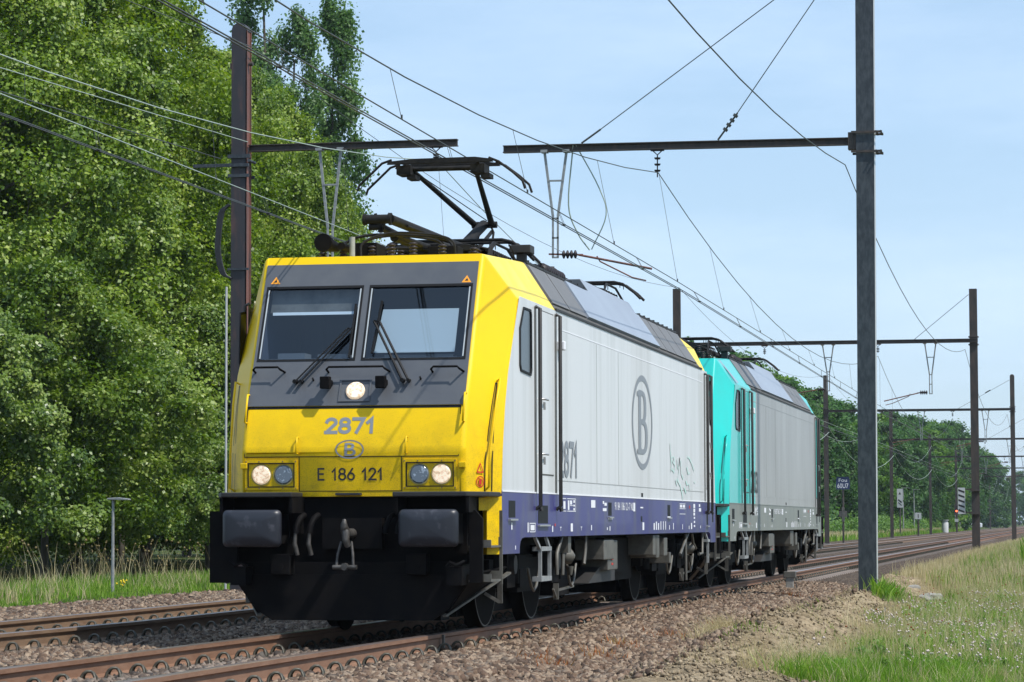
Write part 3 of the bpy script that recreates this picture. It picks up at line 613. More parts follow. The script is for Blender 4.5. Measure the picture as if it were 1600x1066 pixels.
    for a in ((4.33, 4.56, 1.36, 1.368), (4.33, 4.56, 1.222, 1.23), (4.38, 4.51, 1.25, 1.335), (4.62, 5.18, 1.36, 1.368), (4.62, 5.18, 1.222, 1.23), (5.16, 5.18, 1.23, 1.36), (4.66, 4.76, 1.24, 1.345), (4.80, 4.94, 1.30, 1.345), (4.80, 5.0, 1.285, 1.292), (5.02, 5.12, 1.32, 1.35), (5.02, 5.12, 1.28, 1.30), (5.02, 5.12, 1.235, 1.262),
              (6.22, 6.52, 1.272, 1.36), (7.06, 7.16, 1.32, 1.355), (7.18, 7.36, 1.30, 1.335), (7.06, 7.34, 1.235, 1.27), (7.45, 7.78, 1.135, 1.15), (12.58, 12.9, 1.165, 1.18), (10.07, 10.32, 1.283, 1.30),
              (13.82, 14.44, 1.36, 1.368), (13.85, 14.10, 1.31, 1.35), (14.16, 14.40, 1.31, 1.35), (13.82, 14.44, 1.29, 1.298), (13.82, 14.44, 1.215, 1.223), (15.32, 15.52, 1.31, 1.37), (15.32, 15.52, 1.25, 1.30), (15.32, 15.5, 1.20, 1.24), (15.36, 15.5, 1.15, 1.18), (15.36, 15.5, 1.09, 1.12), (15.36, 15.5, 1.03, 1.06), (15.95, 16.1, 1.33, 1.37), (15.95, 16.2, 1.26, 1.31),
              (3.68, 3.74, 1.0, 1.065), (4.16, 4.26, 1.045, 1.053), (4.20, 4.22, 1.01, 1.045), (4.84, 4.98, 1.0, 1.09), (5.50, 5.60, 1.045, 1.053), (5.54, 5.56, 1.01, 1.045), (6.21, 6.27, 1.01, 1.07), (7.36, 7.42, 1.01, 1.04), (7.56, 7.62, 1.0, 1.055), (10.25, 10.40, 1.0, 1.10),
              (11.25, 11.36, 1.0, 1.09), (11.46, 11.56, 1.0, 1.11), (11.66, 11.76, 1.0, 1.09), (11.90, 11.97, 1.0, 1.115), (12.14, 12.2, 1.0, 1.115), (12.36, 12.42, 1.0, 1.115), (12.74, 12.80, 1.0, 1.06), (13.14, 13.2, 1.0, 1.09), (14.10, 14.15, 1.0, 1.07), (14.80, 14.86, 1.0, 1.05), (15.04, 15.16, 1.0, 1.09), (16.1, 16.16, 1.01, 1.05),
              (1.40, 1.46, 1.03, 1.10), (1.60, 1.64, .83, .87), (2.27, 2.33, 1.0, 1.10), (2.38, 2.72, 1.0, 1.008), (2.38, 2.72, 1.088, 1.096), (2.38, 2.40, 1.0, 1.09), (2.70, 2.72, 1.0, 1.09), (2.44, 2.66, 1.02, 1.075)): q(*a)
    mb.build('band_markings', [sch['marks']], root, recalc=False)
    mb = MB(T); X0 = HW+.0036; mb.add([(X0, 3.84, 1.06), (X0, 3.90, 1.06), (X0, 3.90, 1.09), (X0, 3.84, 1.09)], [(0, 1, 2, 3)]); mb.add([(X0, 14.86, 1.30), (X0, 14.96, 1.30), (X0, 14.96, 1.345), (X0, 14.86, 1.345)], [(0, 1, 2, 3)]); mb.build('red_marking', ['red'], root, recalc=False)
    if s > 0:
        lettering('registration_lettering', sch['reg'], sch['marks'], (HW+.0037, 8.72, 1.30), (0, 1, 0), (0, 0, 1), 1.5, .10, root, bold=.01)
        mb2 = MB(T); mb2.box((HW, 9.48, 1.24), (HW+.004, 9.62, 1.35)); mb2.build('registration_plate', [sch['marks']], root)

def roof_gear(root, sch):
    # raised walkway roof between the cabs, sloping side panels
    y0, y1 = sch['yb'], LEN-2.5
    mb = MB(); y0t = y0+.24; y1t = LEN-2.26
    mb.add([(-1.0, y0t, 3.965), (1.0, y0t, 3.965), (1.0, y1t, 3.965), (-1.0, y1t, 3.965)], [(0, 1, 2, 3)])
    for s in (-1, 1): mb.add([(s*HW, y0, 3.405), (s*HW, y1, 3.405), (s*1.0, y1t, 3.965), (s*1.0, y0t, 3.965)], [(0, 1, 2, 3)])
    mb.build('roof', ['roofdark'], root)
    def slope_panel(name, a, b, at, bt, mt, s, top=3.94, xtop=1.02, proud=.014, bot=3.49, xb=1.345):
        n = Vector((s*.81, 0, .58)); q = [Vector((s*xb, a, bot)), Vector((s*xb, b, bot)), Vector((s*xtop, bt, top)), Vector((s*xtop, at, top))]
        m_ = MB(); m_.add([v+n*proud for v in q]+[v-n*.01 for v in q], [(0,1,2,3),(7,6,5,4),(0,4,5,1),(1,5,6,2),(2,6,7,3),(3,7,4,0)]); return m_.build(name, [mt], root)
    for s in (1, -1):
        for a, b in ((4.05, 5.12), (5.18, 6.30), (12.35, 13.0), (13.06, 13.95), (14.0, 14.95), (15.0, 16.2)):
            slope_panel('roof_panel', a, b, a+.22, b+.22, 'grille', s)
        slope_panel('roof_hatch', 6.36, 12.25, 6.58, 12.4, 'hatch', s, proud=.03)
        # taller equipment cover behind the first hatch part
        m_ = MB(); xb = 1.14
        a = [(s*1.045, 8.3, 3.93), (s*1.045, 12.3, 3.93), (s*.90, 12.45, 4.135), (s*.90, 8.45, 4.135)]; b = [(s*.4, q[1], q[2]) for q in a]
        m_.add(a+b, [(0,1,2,3),(7,6,5,4),(0,4,5,1),(1,5,6,2),(2,6,7,3),(3,7,4,0)]); m_.build('equipment_cover', ['hatch'], root)
        m_ = MB(); m_.add([(s*1.03, 6.9, 3.97), (s*1.03, 8.28, 3.97), (s*.90, 8.44, 4.13), (s*.7, 8.44, 4.13), (s*.7, 6.9, 3.97)], [(0, 1, 2), (0, 2, 3, 4)]); m_.build('cover_wedge', ['rubber'], root, recalc=False)
        m_ = MB(); m_.bar((s*1.005, 4.3, 3.975), (s*1.005, 8.2, 3.975), .025, .025); m_.bar((s*1.005, 12.5, 3.975), (s*1.005, 16.4, 3.975), .025, .025)
        for k in range(26):
            if not 8.2 < 4.4+k*.46 < 12.5: m_.box((s*1.0-.02, 4.4+k*.46, 3.96), (s*1.0+.02, 4.44+k*.46, 4.005))
        m_.build('roof_edge_rail', ['darkgrey'], root)
    m_ = MB(); m_.box((.78, 4.5, 4.10), (1.02, 4.75, 4.19)); m_.box((.85, 4.55, 3.97), (.95, 4.68, 4.10)); m_.build('roof_antenna', ['darkgrey'], root, bevel=.008)
    m_ = MB(); m_.tube([(.9, 4.2, 3.97), (.89, 4.18, 4.08), (.86, 4.12, 4.15)], .008, 6); m_.build('whip_antenna', ['rubber'], root)
    def insul(p, q, r, mt, n=7):
        m_ = MB(); p, q = Vector(p), Vector(q); pts = []; rs = []
        for k in range(n):
            for f, rr_ in ((0, .55), (.25, 1), (.5, 1), (.75, .55)): pts.append(p.lerp(q, (k+f)/n)); rs.append(r*rr_)
        pts.append(q); rs.append(r*.5); m_.tube(pts, rs, 14); return m_.build('roof_insulator', [mt], root)
    insul((.8, 6.35, 4.07), (.8, 7.6, 4.07), .085, 'porcelain', 9); insul((.75, 7.75, 4.05), (.75, 8.05, 4.05), .07, 'porcelain', 3)
    m_ = MB(); m_.box((.6, 8.9, 4.04), (.8, 9.1, 4.14)); m_.build('white_roof_box', ['letter_white'], root, bevel=.01)
    for k in range(7): insul((.80, 12.7+k*.55, 4.0), (.80, 12.7+k*.55+.36, 4.0), .055, 'insul_red', 4)
    for k in range(4): insul((-.8+(k % 2)*1.5, 5.0+k*2.6, 3.97), (-.8+(k % 2)*1.5, 5.0+k*2.6, 4.22), .06, 'porcelain', 4)
    m_ = MB(); m_.tube([(.8, 6.3, 4.14), (.6, 9.0, 4.2), (.75, 12.6, 4.1), (.8, 16.4, 4.06)], .014, 6); m_.tube([(-.8, 5.0, 4.22), (-.8, 14, 4.22)], .016, 6); m_.build('roof_busbar', ['pan'], root)
    m_ = MB(); m_.tube([(-.62, 1.75, 3.98), (-.62, 2.25, 3.98)], [.085, .05], 14); m_.tube([(-.62, 1.70, 3.98), (-.62, 1.76, 3.98)], .095, 16); m_.tube([(-.45, 1.8, 3.95), (-.45, 2.2, 3.95)], .04, 10); m_.build('air_horn', ['black'], root)
    m_ = MB(); m_.tube([(-.36, 1.9, 3.85), (-.36, 1.9, 4.05)], .03, 8); m_.build('roof_aerial', ['galv'], root)

def pantograph(root, yk, yb_, raised, z0=3.98, xo=0.08, zhead=5.13, yh=4.3, arcs=True):
    """one single-arm collector; yk = knee, yb_ = base pivot"""
    n0 = MB()
    ya, yc = min(yk, yb_)-.05, max(yk, yb_)+.15
    ylo, yhi = min(yb_, yb_-.9), max(yb_, yb_+.4)
    for s in (-1, 1):
        n0.bar((xo+s*.42, ylo, z0+.14), (xo+s*.42, yhi, z0+.14), .07, .06)
    n0.bar((xo-.42, ylo, z0+.14), (xo+.42, ylo, z0+.14), .06); n0.bar((xo-.42, yhi, z0+.14), (xo+.42, yhi, z0+.14), .07); n0.bar((xo-.42, (ylo+yhi)/2, z0+.14), (xo+.42, (ylo+yhi)/2, z0+.14), .07)
    n0.box((xo-.3, ylo+.2, z0+.05), (xo+.3, ylo+.75, z0+.17))
    for k in range(6):
        ya_ = ylo+.1+k*(yhi-ylo-.2)/5; n0.tube([(xo-.55, ya_, z0), (xo-.52, ya_, z0+.16), (xo-.3, ya_+.05, z0+.2+.03*(k % 2)), (xo+.3, ya_-.04, z0+.18), (xo+.56, ya_, z0+.13), (xo+.58, ya_, z0)], .013, 6)
    for s in (-1, 1): n0.tube([(xo+s*.62, ylo-.3, z0-.05), (xo+s*.60, ylo-.1, z0+.12), (xo+s*.56, ylo+.3, z0+.22), (xo+s*.56, yhi-.2, z0+.22), (xo+s*.62, yhi+.3, z0+.02)], .016, 7)
    base = n0.build('pantograph', ['pan'], root)
    for s in (-1, 1):
        for y in (ylo, yhi):
            m_ = MB(); pts = []; rs = []
            for k in range(4):
                for f, rr_ in ((0, .6), (.3, 1), (.6, 1), (.9, .6)): pts.append(Vector((xo+s*.42, y, z0-.01+(k+f)*.035))); rs.append(.055*rr_)
            m_.tube(pts, rs, 12); m_.build('base_insulator', ['porcelain'], base)
    sg = 1 if yk > yb_ else -1
    if not raised:
        zk = z0+.33
        m_ = MB(); m_.tube([(xo-.22, yk, zk), (xo+.22, yb_, z0+.17)], [.052, .048], 12); m_.build('lower_arm', ['pan'], base)
        m_ = MB(); m_.tube([(xo-.48, yk, zk), (xo-.22, yk, zk)], .050, 12); m_.tube([(xo-.48, yk, zk), (xo-.51, yk, zk)], .062, 12); m_.tube([(xo-.23, yk, zk), (xo-.20, yk, zk)], .066, 12); m_.tube([(xo-.45, yk+.02, zk-.08), (xo-.28, yk+.02, zk-.08)], .035, 10)
        m_.bar((xo-.38, yk, zk+.06), (xo-.30, yk, zk-.14), .03); m_.bar((xo-.22, yk, zk+.06), (xo-.34, yk, zk-.14), .03); m_.build('knee_joint', ['pan'], base)
        m_ = MB(); m_.tube([(xo-.34, yk+.05, zk-.07), (xo-.24, yk+.9, zk-.15), (xo-.20, yk+1.3, zk-.18)], [.040, .046, .038], 12); m_.tube([(xo-.30, yk, zk-.1), (xo-.05, yk+.75, z0+.12)], .022, 8)
        m_.tube([(xo-.1, yk+.3, zk-.05), (xo+.3, yb_-.2, z0+.16)], .016, 8); m_.build('thrust_rod', ['pan'], base)
        m_ = MB(); m_.tube([(xo+.28, yb_-.15, z0+.11), (xo+.28, yb_+.05, z0+.11)], .09, 16); m_.tube([(xo-.3, yb_-.5, z0+.14), (xo+.05, yb_-.1, z0+.16)], .05, 10); m_.build('spring_drum', ['pan'], base)
        yh2 = yk+2.2
        for dy in (-.16, .16):
            m_ = MB(); z_ = z0+.29
            m_.tube([(xo-.93, yh2+dy, z_-.24), (xo-.84, yh2+dy, z_-.13), (xo-.70, yh2+dy, z_-.02), (xo-.58, yh2+dy, z_), (xo+.58, yh2+dy, z_), (xo+.70, yh2+dy, z_-.03), (xo+.86, yh2+dy, z_-.15), (xo+.95, yh2+dy, z_-.24)], .018, 8)
            for k in range(7): m_.bar((xo-.66+k*.22, yh2+dy, z_), (xo-.66+k*.22, yh2+dy, z_-.08), .01)
            m_.build('collector_horn', ['pan'], base)
    else:
        ck = Vector((xo+.06, yk, 4.60)); h = Vector((xo, yh, zhead))
        m_ = MB()
        for s, o in ((-1, -.36), (1, .36)):
            m_.tube([(h.x+o, h.y, h.z-.10), (ck.x+s*.10, ck.y, ck.z)], [.026, .038], 10)
        m_.tube([(ck.x-.14, ck.y, ck.z), (ck.x+.16, ck.y, ck.z)], .04, 10); m_.tube([(h.x-.30, h.y, h.z-.14), (ck.x+.04, ck.y, ck.z+.05)], .006, 5); m_.build('upper_arm', ['pan'], base)
        m_ = MB(); m_.tube([(ck.x, ck.y, ck.z), (xo+.02, yb_, z0+.18)], .06, 12); m_.tube([(ck.x+.1, ck.y, ck.z-.08), (xo+.2, yb_, z0+.14)], .022, 8); m_.build('lower_arm', ['pan'], base)
        m_ = MB(); m_.bar((ck.x-.05, ck.y, ck.z-.02), (ck.x-.10, ck.y-.05, ck.z-.22), .09, .03); m_.tube([(ck.x+.08, ck.y, ck.z), (ck.x+.14, ck.y-.1, ck.z-.1), (ck.x+.12, ck.y-.1, ck.z-.25)], .014, 6); m_.build('knee_bracket', ['pan'], base)
        m_ = MB(); m_.tube([(xo-.45, h.y, h.z-.09), (xo+.45, h.y, h.z-.09)], .028, 10)
        for o in (-.42, .42):
            m_.box((xo+o-.09, h.y-.14, h.z-.16), (xo+o+.07, h.y+.14, h.z-.06)); m_.box((xo+o+.02, h.y-.1, h.z-.21), (xo+o+.12, h.y+.12, h.z-.16)); m_.bar((xo+o, h.y-.22, h.z-.04), (xo+o, h.y+.22, h.z-.04), .03)
        hd = m_.build('collector_head', ['pan'], base)
        for dy in (-.2, .2):
            m_ = MB(); z_ = h.z-(.0 if dy > 0 else .0); y = h.y+dy
            m_.tube([(xo-.94, y, z_-.34), (xo-.92, y, z_-.28), (xo-.80, y, z_-.17), (xo-.66, y, z_-.04), (xo-.55, y, z_-.005)], .014, 8)
            m_.tube([(xo+.96, y, z_-.36), (xo+.93, y, z_-.27), (xo+.82, y, z_-.17), (xo+.66, y, z_-.05), (xo+.55, y, z_-.005)], .014, 8)
            m_.build('collector_horn', ['pan'], hd)
            m_ = MB(); m_.add([(xo+a, y+b, z_+c) for b in (-.03, .03) for a, c in ((-.58, -.025), (-.30, 0), (.40, .005), (.58, -.02), (.60, -.05), (-.60, -.055))], [(0,1,2,3,4,5), (11,10,9,8,7,6)]+[(k, 6+k, 6+(k+1) % 6, (k+1) % 6) for k in range(6)]); m_.build('contact_strip', ['pan'], hd)
    return base

def roof_clutter(root):
    rd = random.Random(4)
    for k in range(7):
        x = -.75+k*.25; y = 2.0+rd.random()*.8; m_ = MB(); pts_ = []; rs = []
        for q in range(4):
            for f, r_ in ((0, .6), (.3, 1), (.6, 1), (.9, .6)): pts_.append((x, y, 3.86+(q+f)*.035)); rs.append(.045*r_)
        m_.tube(pts_, rs, 10); m_.build('roof_insulator', ['porcelain'], root)
    for k in range(5):
        x0 = -.8+rd.random()*.6; x1 = .2+rd.random()*.6; y = 2.1+k*.55; z = 4.02+.04*(k % 3)
        m_ = MB(); m_.tube(sm([(x0, y, 3.86), (x0+.02, y+.05, z), (x0+.3, y+.15, z+.10), (x1-.2, y+.1, z+.06), (x1, y, z-.02), (x1+.03, y, 3.86)]), .012+.004*(k % 2), 6); m_.build('roof_conduit', ['pan'], root)
    m_ = MB(); m_.tube([(-.2, 3.1, 4.16), (-.05, 4.2, 4.13)], .05, 12); m_.tube([(.25, 3.4, 4.10), (.38, 4.5, 4.10)], .035, 10); m_.build('lowering_spring', ['pan'], root)
    m_ = MB(); m_.box((-.5, 2.3, 3.88), (-.2, 2.7, 4.03)); m_.box((.3, 2.5, 3.88), (.62, 2.8, 4.0)); m_.build('roof_valve_box', ['black'], root, bevel=.01)
def running_gear(root):
    # two bogies with wheelsets, brake gear, hoses; parts are sub-parts of the bogie
    for yc, ry in ((4.23, 2.93), (14.67, 13.37)):
        m_ = MB()
        for s in (-1, 1):
            m_.box((s*.90, yc-2.05, .50), (s*1.02, yc+2.05, .72)); m_.box((s*.90, yc-.5, .40), (s*1.04, yc+.5, .60))
            for a in (-1.3, 1.3): m_.box((s*.90, yc+a-.22, .42), (s*1.10, yc+a+.22, .78)); m_.tube([(s*1.0, yc+a-.45, .45), (s*1.0, yc+a-.45, .85)], .10, 12); m_.tube([(s*1.0, yc+a+.45, .45), (s*1.0, yc+a+.45, .85)], .10, 12)
        m_.box((-1.0, yc-.45, .35), (1.0, yc+.45, .75)); m_.box((-1.0, yc-1.95, .5), (1.0, yc-1.8, .7)); m_.box((-1.0, yc+1.8, .5), (1.0, yc+1.95, .7))
        m_.box((-.64, yc-1.9, .13), (.64, yc+1.9, .7)); m_.box((-.9, yc-2.3, .6), (.9, yc+2.3, .95))
        bg_ = m_.build('bogie', ['black'], root)
        for a in (-1.3, 1.3):
            m_ = MB(); y = yc+a
            m_.tube([(-.9, y, .625), (.9, y, .625)], .09, 12)
            for s in (-1, 1):
                m_.tube([(s*.68, y, .625), (s*.70, y, .625), (s*.715, y, .625), (s*.82, y, .625)], [.655, .655, .627, .622], 40)
            ws = m_.build('wheelset', ['wheel'], bg_)
            m_ = MB()
            for s in (-1, 1):
                for k in range(40):
                    a0, a1 = 2*math.pi*k/40, 2*math.pi*(k+1)/40
                    m_.add([(s*.823, y+math.cos(t)*r_, .625+math.sin(t)*r_) for t, r_ in ((a0, .60), (a1, .60), (a1, .615), (a0, .615))], [(0, 1, 2, 3)])
            m_.build('wheel_rim', ['tyre'], ws, recalc=False)
        for s in (-1, 1):
            for (dy, z, r_) in ((1.3-.0, .66, .10), (-1.3, .66, .10)):
                m_ = MB(); m_.tube([(s*1.09, yc+dy, z), (s*1.15, yc+dy, z)], r_, 16); m_.build('axlebox_cover', ['darkgrey'], bg_)
            m_ = MB()
            for y0, y1 in ((yc-.9, yc-.2), (yc+1.5, yc+2.1)):
                m_.tube([(s*1.2, y0+(y1-y0)*t, .62-.25*math.sin(math.pi*t)) for t in (0, .15, .3, .5, .7, .85, 1)], .016, 6)
            m_.build('cable_loop', ['midgrey'], bg_)
            m_ = MB(); m_.bar((s*1.2, yc+.8, .42), (s*1.2, yc+.8, .24), .06, .02); m_.bar((s*1.2, yc+.62, .36), (s*1.2, yc+.82, .25), .02); m_.bar((s*1.15, yc+.95, .33), (s*1.15, yc+2.2, .36), .025); m_.build('guard_iron', ['midgrey'], bg_)
            m_ = MB(); m_.tube([(s*1.22, yc+1.14, .72), (s*1.30, yc+1.14, .72), (s*1.30, yc+1.2, .72)], [.09, .09, .05], 16); m_.tube([(s*1.25, yc+1.45, .60), (s*1.25, yc+1.45, .50)], [.04, .02], 10); m_.build('sand_nozzle', ['midgrey'], bg_)
    for s in (-1, 1):
        m_ = MB()
        # ladder under front door
        for y in (3.09, 3.64): m_.bar((s*1.36, y-.2 if y < 3.2 else y-.12, .95), (s*1.38, y, .82), .03); m_.bar((s*1.38, y, .82), (s*1.38, y, .48), .035)
        m_.box((s*1.30, 3.07, .80), (s*1.40, 3.67, .845)); m_.box((s*1.30, 3.07, .48), (s*1.40, 3.67, .53)); m_.build('door_ladder', ['galv'], root)
        m_ = MB(); m_.bar((s*1.36, 16.95, .95), (s*1.38, 17.15, .82), .03); m_.bar((s*1.38, 17.15, .82), (s*1.38, 17.15, .48), .035); m_.box((s*1.3, 17.0, .8), (s*1.4, 17.3, .84)); m_.build('door_ladder', ['galv'], root)
        for pts in ([(4.62, .95), (4.31, .76), (4.31, .53)], [(4.70, .75), (4.66, .52)], [(6.18, .95), (6.18, .80), (6.08, .62)], [(15.2, .95), (14.3, .64)], [(14.9, .93), (14.92, .26)], [(15.6, .94), (15.72, .80), (16.04, .71)], [(16.82, .95), (16.80, .63), (16.4, .62)]):
            m_ = MB(); m_.tube([(s*1.34, a, b) for a, b in pts], .022, 6); m_.build('hanger_rod', ['midgrey'], root)
        m_ = MB(); m_.box((s*1.25, 4.98, .76), (s*1.35, 5.16, .95)); m_.build('hanger_plate', ['midgrey'], root)
        for a in ((7.40, 8.15, .65, .89), (7.80, 8.56, .52, .88), (11.5, 11.75, .66, .93), (11.8, 12.08, .62, .93), (12.54, 12.86, .64, .89), (13.08, 13.22, .53, .68)):
            m_ = MB(); m_.box((s*1.0, a[0], a[2]), (s*(1.36 if a[0] != 7.80 else 1.34), a[1], a[3])); ob_ = m_.build('underframe_box', ['midgrey'], root, bevel=.01)
            if a[0] == 7.80:
                for z in (.84, .78, .70, .64, .58):
                    m_ = MB(); m_.box((s*1.338, 8.08, z), (s*1.344, 8.2, z+.025)); m_.build('box_marking', ['letter_black' if z > .72 else 'red'], ob_)
        m_ = MB(); m_.box((s*.85, 8.6, .60), (s*1.1, 9.3, .80)); m_.box((s*.8, 9.3, .45), (s*1.05, 11.3, .9)); m_.build('side_reservoir', ['black'], root)
        m_ = MB(); m_.prism([(6.9, .38), (8.9, .38), (8.9, .56), (7.7, .56)], 0, s*1.0, s*1.25); m_.build('bogie_pull_rod', ['darkgrey'], root)
    m_ = MB(); m_.box((-.95, 6.6, .34), (.95, 12.2, .95)); m_.box((-1.25, .9, .93), (1.25, 18.0, 1.2)); m_.box((-1.0, 6.3, .25), (1.0, 7.0, .6)); m_.build('underframe', ['black'], root)

def locomotive(y0, sch, label, panto_front, panto_rear, group):
    root = thing('electric_locomotive', label, 'locomotive', (0, y0, 0), group)
    cab_shell(root, IDT, sch['yb'], sch['body'], sch['roofpaint'])
    cab_shell(root, REAR, 2.5, sch['body'], sch['roofpaint'])
    cab_details(root, IDT, sch, lit=sch['lit']); cab_details(root, REAR, sch, lit=False)
    for s in (1, -1): side_wall(root, s, sch)
    roof_gear(root, sch); roof_clutter(root); running_gear(root)
    panto_front(root); panto_rear(root)
    return root
YEL = dict(body='yellow', roofpaint='yellow_roof', panel='anthracite', wall='white', band='blue', side_cab='white', split=(4.0, 16.4), slant=False, yb=3.96, line='letter_white', seam_light='letter_white', door='white', marks='letter_white', reg='91 84 1186 121-7 NL', lit=True, stickers=True)
CYA = dict(body='cyan', roofpaint='cyan', panel='cyan', wall='silver', band='bandgrey', side_cab='cyan', split=(5.0, 17.0), slant=True, yb=4.3, line='bandgrey', seam_light='silver', door='cyan', marks='letter_white', reg='91 88 7186 211-0 B', lit=False, stickers=False)
L1 = locomotive(0, YEL, 'leading electric locomotive with yellow cab front, pale grey sides and dark blue lower band', lambda r_: pantograph(r_, 2.65, 5.0, False), lambda r_: (pantograph(r_, 6.2, 4.9, True), pantograph(r_, 10.2, 12.3, False, z0=4.12, xo=.15)), 'coupled electric locomotives')
L2 = locomotive(18.9, CYA, 'second electric locomotive, turquoise cabs with silver grey side, coupled behind the yellow one', lambda r_: pantograph(r_, 2.65, 5.0, False, z0=4.06), lambda r_: pantograph(r_, 10.2, 12.3, False, z0=4.12, xo=.1), 'coupled electric locomotives')
# writing on the leading locomotive
up = Vector((0, .27, 1)).normalized(); UX = (1, 0, 0)
def fpt(x, z, off=.006): return FP(x, z, off)
mbv = MB(); oval(mbv, fpt(-.03, 1.82, .003), UX, (0, 0, 1), .145, .093, .016, .014); mbv.build('oval_emblem', ['letter_grey'], L1, recalc=False)
mbv = MB(); oval(mbv, (HW+.004, 10.30, 2.40), (0, 1, 0), (0, 0, 1), .90, .615, .10, .075, 64); mbv.build('oval_emblem', ['letter_grey'], L1, recalc=False)
# a B with a straight stem and two long round-ended lobes
def strokeB(root_, cy, cz, w_, h_, t_, P=None, serif=True):
    mb = MB(); lay = [0]
    P = P or (lambda a, b_: Vector((HW+.0045+lay[0]*.0006, a, b_)))
    def ring(z0, z1, ww):
        n = 16; out = [(cy-w_/2, z1), (cy-w_/2, z0)]; inn = [(cy-w_/2+t_, z1-t_*tz), (cy-w_/2+t_, z0+t_*tz)]
        hh = (z1-z0)/2; zc = (z0+z1)/2; rr_ = min(hh*.75, ww*.6)
        for i in range(n+1):
            a_ = -math.pi/2+math.pi*i/n; e = .75
            ca, sa = abs(math.cos(a_))**e, math.copysign(abs(math.sin(a_))**e, math.sin(a_))
            out.append((cy-w_/2+ww*.35+ww*.65*ca, zc+hh*sa)); inn.append((cy-w_/2+t_+(ww-2*t_)*.30+(ww-2*t_)*.70*ca, zc+(hh-t_*tz)*sa))
        m_ = len(out); o = [P(*q) for q in out]; i_ = [P(*q) for q in inn]
        mb.add(o+i_, [(k, (k+1) % m_, m_+(k+1) % m_, m_+k) for k in range(m_)]); lay[0] += 1
    tz = .30 if h_ > .5 else .62
    ring(cz-.03*h_, cz+h_/2, w_*.86); ring(cz-h_/2, cz+.05*h_, w_)
    if serif:
        for zz_ in (cz+h_/2-h_*.10, cz-h_/2):
            mb.add([P(cy-w_/2-w_*.16, zz_), P(cy-w_/2+.3*w_, zz_), P(cy-w_/2+.3*w_, zz_+h_*.10), P(cy-w_/2-w_*.16, zz_+h_*.07)], [(0, 1, 2, 3)]); lay[0] += 1
    mb.build('emblem_letter', ['letter_grey'], root_, recalc=False)
def arc(cx_, cz_, rx, rz_, a0, a1, n=14): return [(cx_+rx*math.cos(R(a0+(a1-a0)*k/n)), cz_+rz_*math.sin(R(a0+(a1-a0)*k/n))) for k in range(n+1)]
GL = {'2': [arc(.5, .74, .44, .26, 170, -20)+[(.06, .0)], [(.0, .0), (1, .0)]],
      '8': [arc(.5, .76, .40, .24, 0, 360, 24), arc(.5, .27, .47, .27, 0, 360, 24)],
      '7': [[(.02, 1), (.98, 1), (.36, 0)]], '1': [[(.10, .72), (.62, 1.0), (.62, 0)]],
      '6': [arc(.5, .29, .46, .29, 0, 360, 24), [(.72, 1), (.08, .42)]],
      'E': [[(.9, 1), (.08, 1), (.08, 0), (.9, 0)], [(.08, .52), (.8, .52)]],
      '0': [arc(.5, .5, .45, .5, 0, 360, 28)], '3': [arc(.48, .75, .40, .25, 160, -90), arc(.48, .27, .46, .27, 90, -160)]}
ADV = {'1': .72, 'E': .95, ' ': .55}
def digits(name, text, mt, P, W, H, th, parent, gap=.30):
    """stroke-drawn figures; P(u, v) maps lettering coordinates (centred) on to the surface"""
    tot = sum(ADV.get(c, 1.0)+gap for c in text)-gap; k = W/tot; x = -W/2; mb = MB(); lay = 0
    for c in text:
        w_ = ADV.get(c, 1.0)*k
        for st in GL.get(c, []):
            p2 = [Vector((x+q[0]*w_, -H/2+th/2+q[1]*(H-th), 0)) for q in st]; closed = (p2[0]-p2[-1]).length < 1e-5
            L_, R_ = [], []
            for i, p in enumerate(p2):
                a = p2[i-1] if i else (p2[-2] if closed else None); b_ = p2[i+1] if i < len(p2)-1 else (p2[1] if closed else None)
                d1 = (p-a).normalized() if a is not None else None; d2 = (b_-p).normalized() if b_ is not None else None
                if d1 is None: d1 = d2; p = p-d2*th*.5*(0 if closed else .9)
                elif d2 is None: d2 = d1; p = p+d1*th*.5*(0 if closed else .9)
                n_ = Vector((-(d1+d2).y, (d1+d2).x, 0)).normalized(); m_ = th/2/max(.45, n_.dot(Vector((-d1.y, d1.x, 0))))
                L_.append(p+n_*m_); R_.append(p-n_*m_)
            vs = [P(q.x, q.y, lay) for q in L_]+[P(q.x, q.y, lay) for q in R_]; n = len(L_)
            mb.add(vs, [(i, i+1, n+i+1, n+i) for i in range(n-1)]); lay += 1
        x += w_+gap*k
    return mb.build(name, [mt], parent, recalc=False)
strokeB(L1, 10.36, 2.40, .80, .83, .22)
strokeB(L1, -.025, 1.82, .112, .128, .027, lambda a, b_: FP(a, b_, .004), serif=False)
digits('fleet_number', '2871', 'letter_grey', lambda a, b_, l: FP(-.04+a, 2.055+b_, .0015+l*.0003), .49, .165, .034, L1)
digits('class_number', 'E 186 121', 'letter_black', lambda a, b_, l: FP(-.025+a, 1.578+b_, .0015+l*.0003), .655, .125, .018, L1)
digits('side_number', '2871', 'letter_grey', lambda a, b_, l: Vector((HW+.0045+l*.0004, 4.72+a, 1.80+b_)), 1.12, .41, .075, L1)
digits('side_number', '2803', 'letter_black', lambda a, b_, l: Vector((HW+.0045+l*.0004, 4.62+a, 1.80+b_)), 1.0, .39, .045, L2)
mbv = MB(); n_ = Vector((.81, 0, .58))*.012
mbv.add([Vector((1.13, 1.75, 3.785))+n_, Vector((1.12, 2.0, 3.80))+n_, Vector((1.385, 2.45, 3.43))+n_, Vector((1.385, 2.2, 3.425))+n_], [(0, 1, 2, 3)]); mbv.build('roof_stripe', ['hatch'], L2, recalc=False)
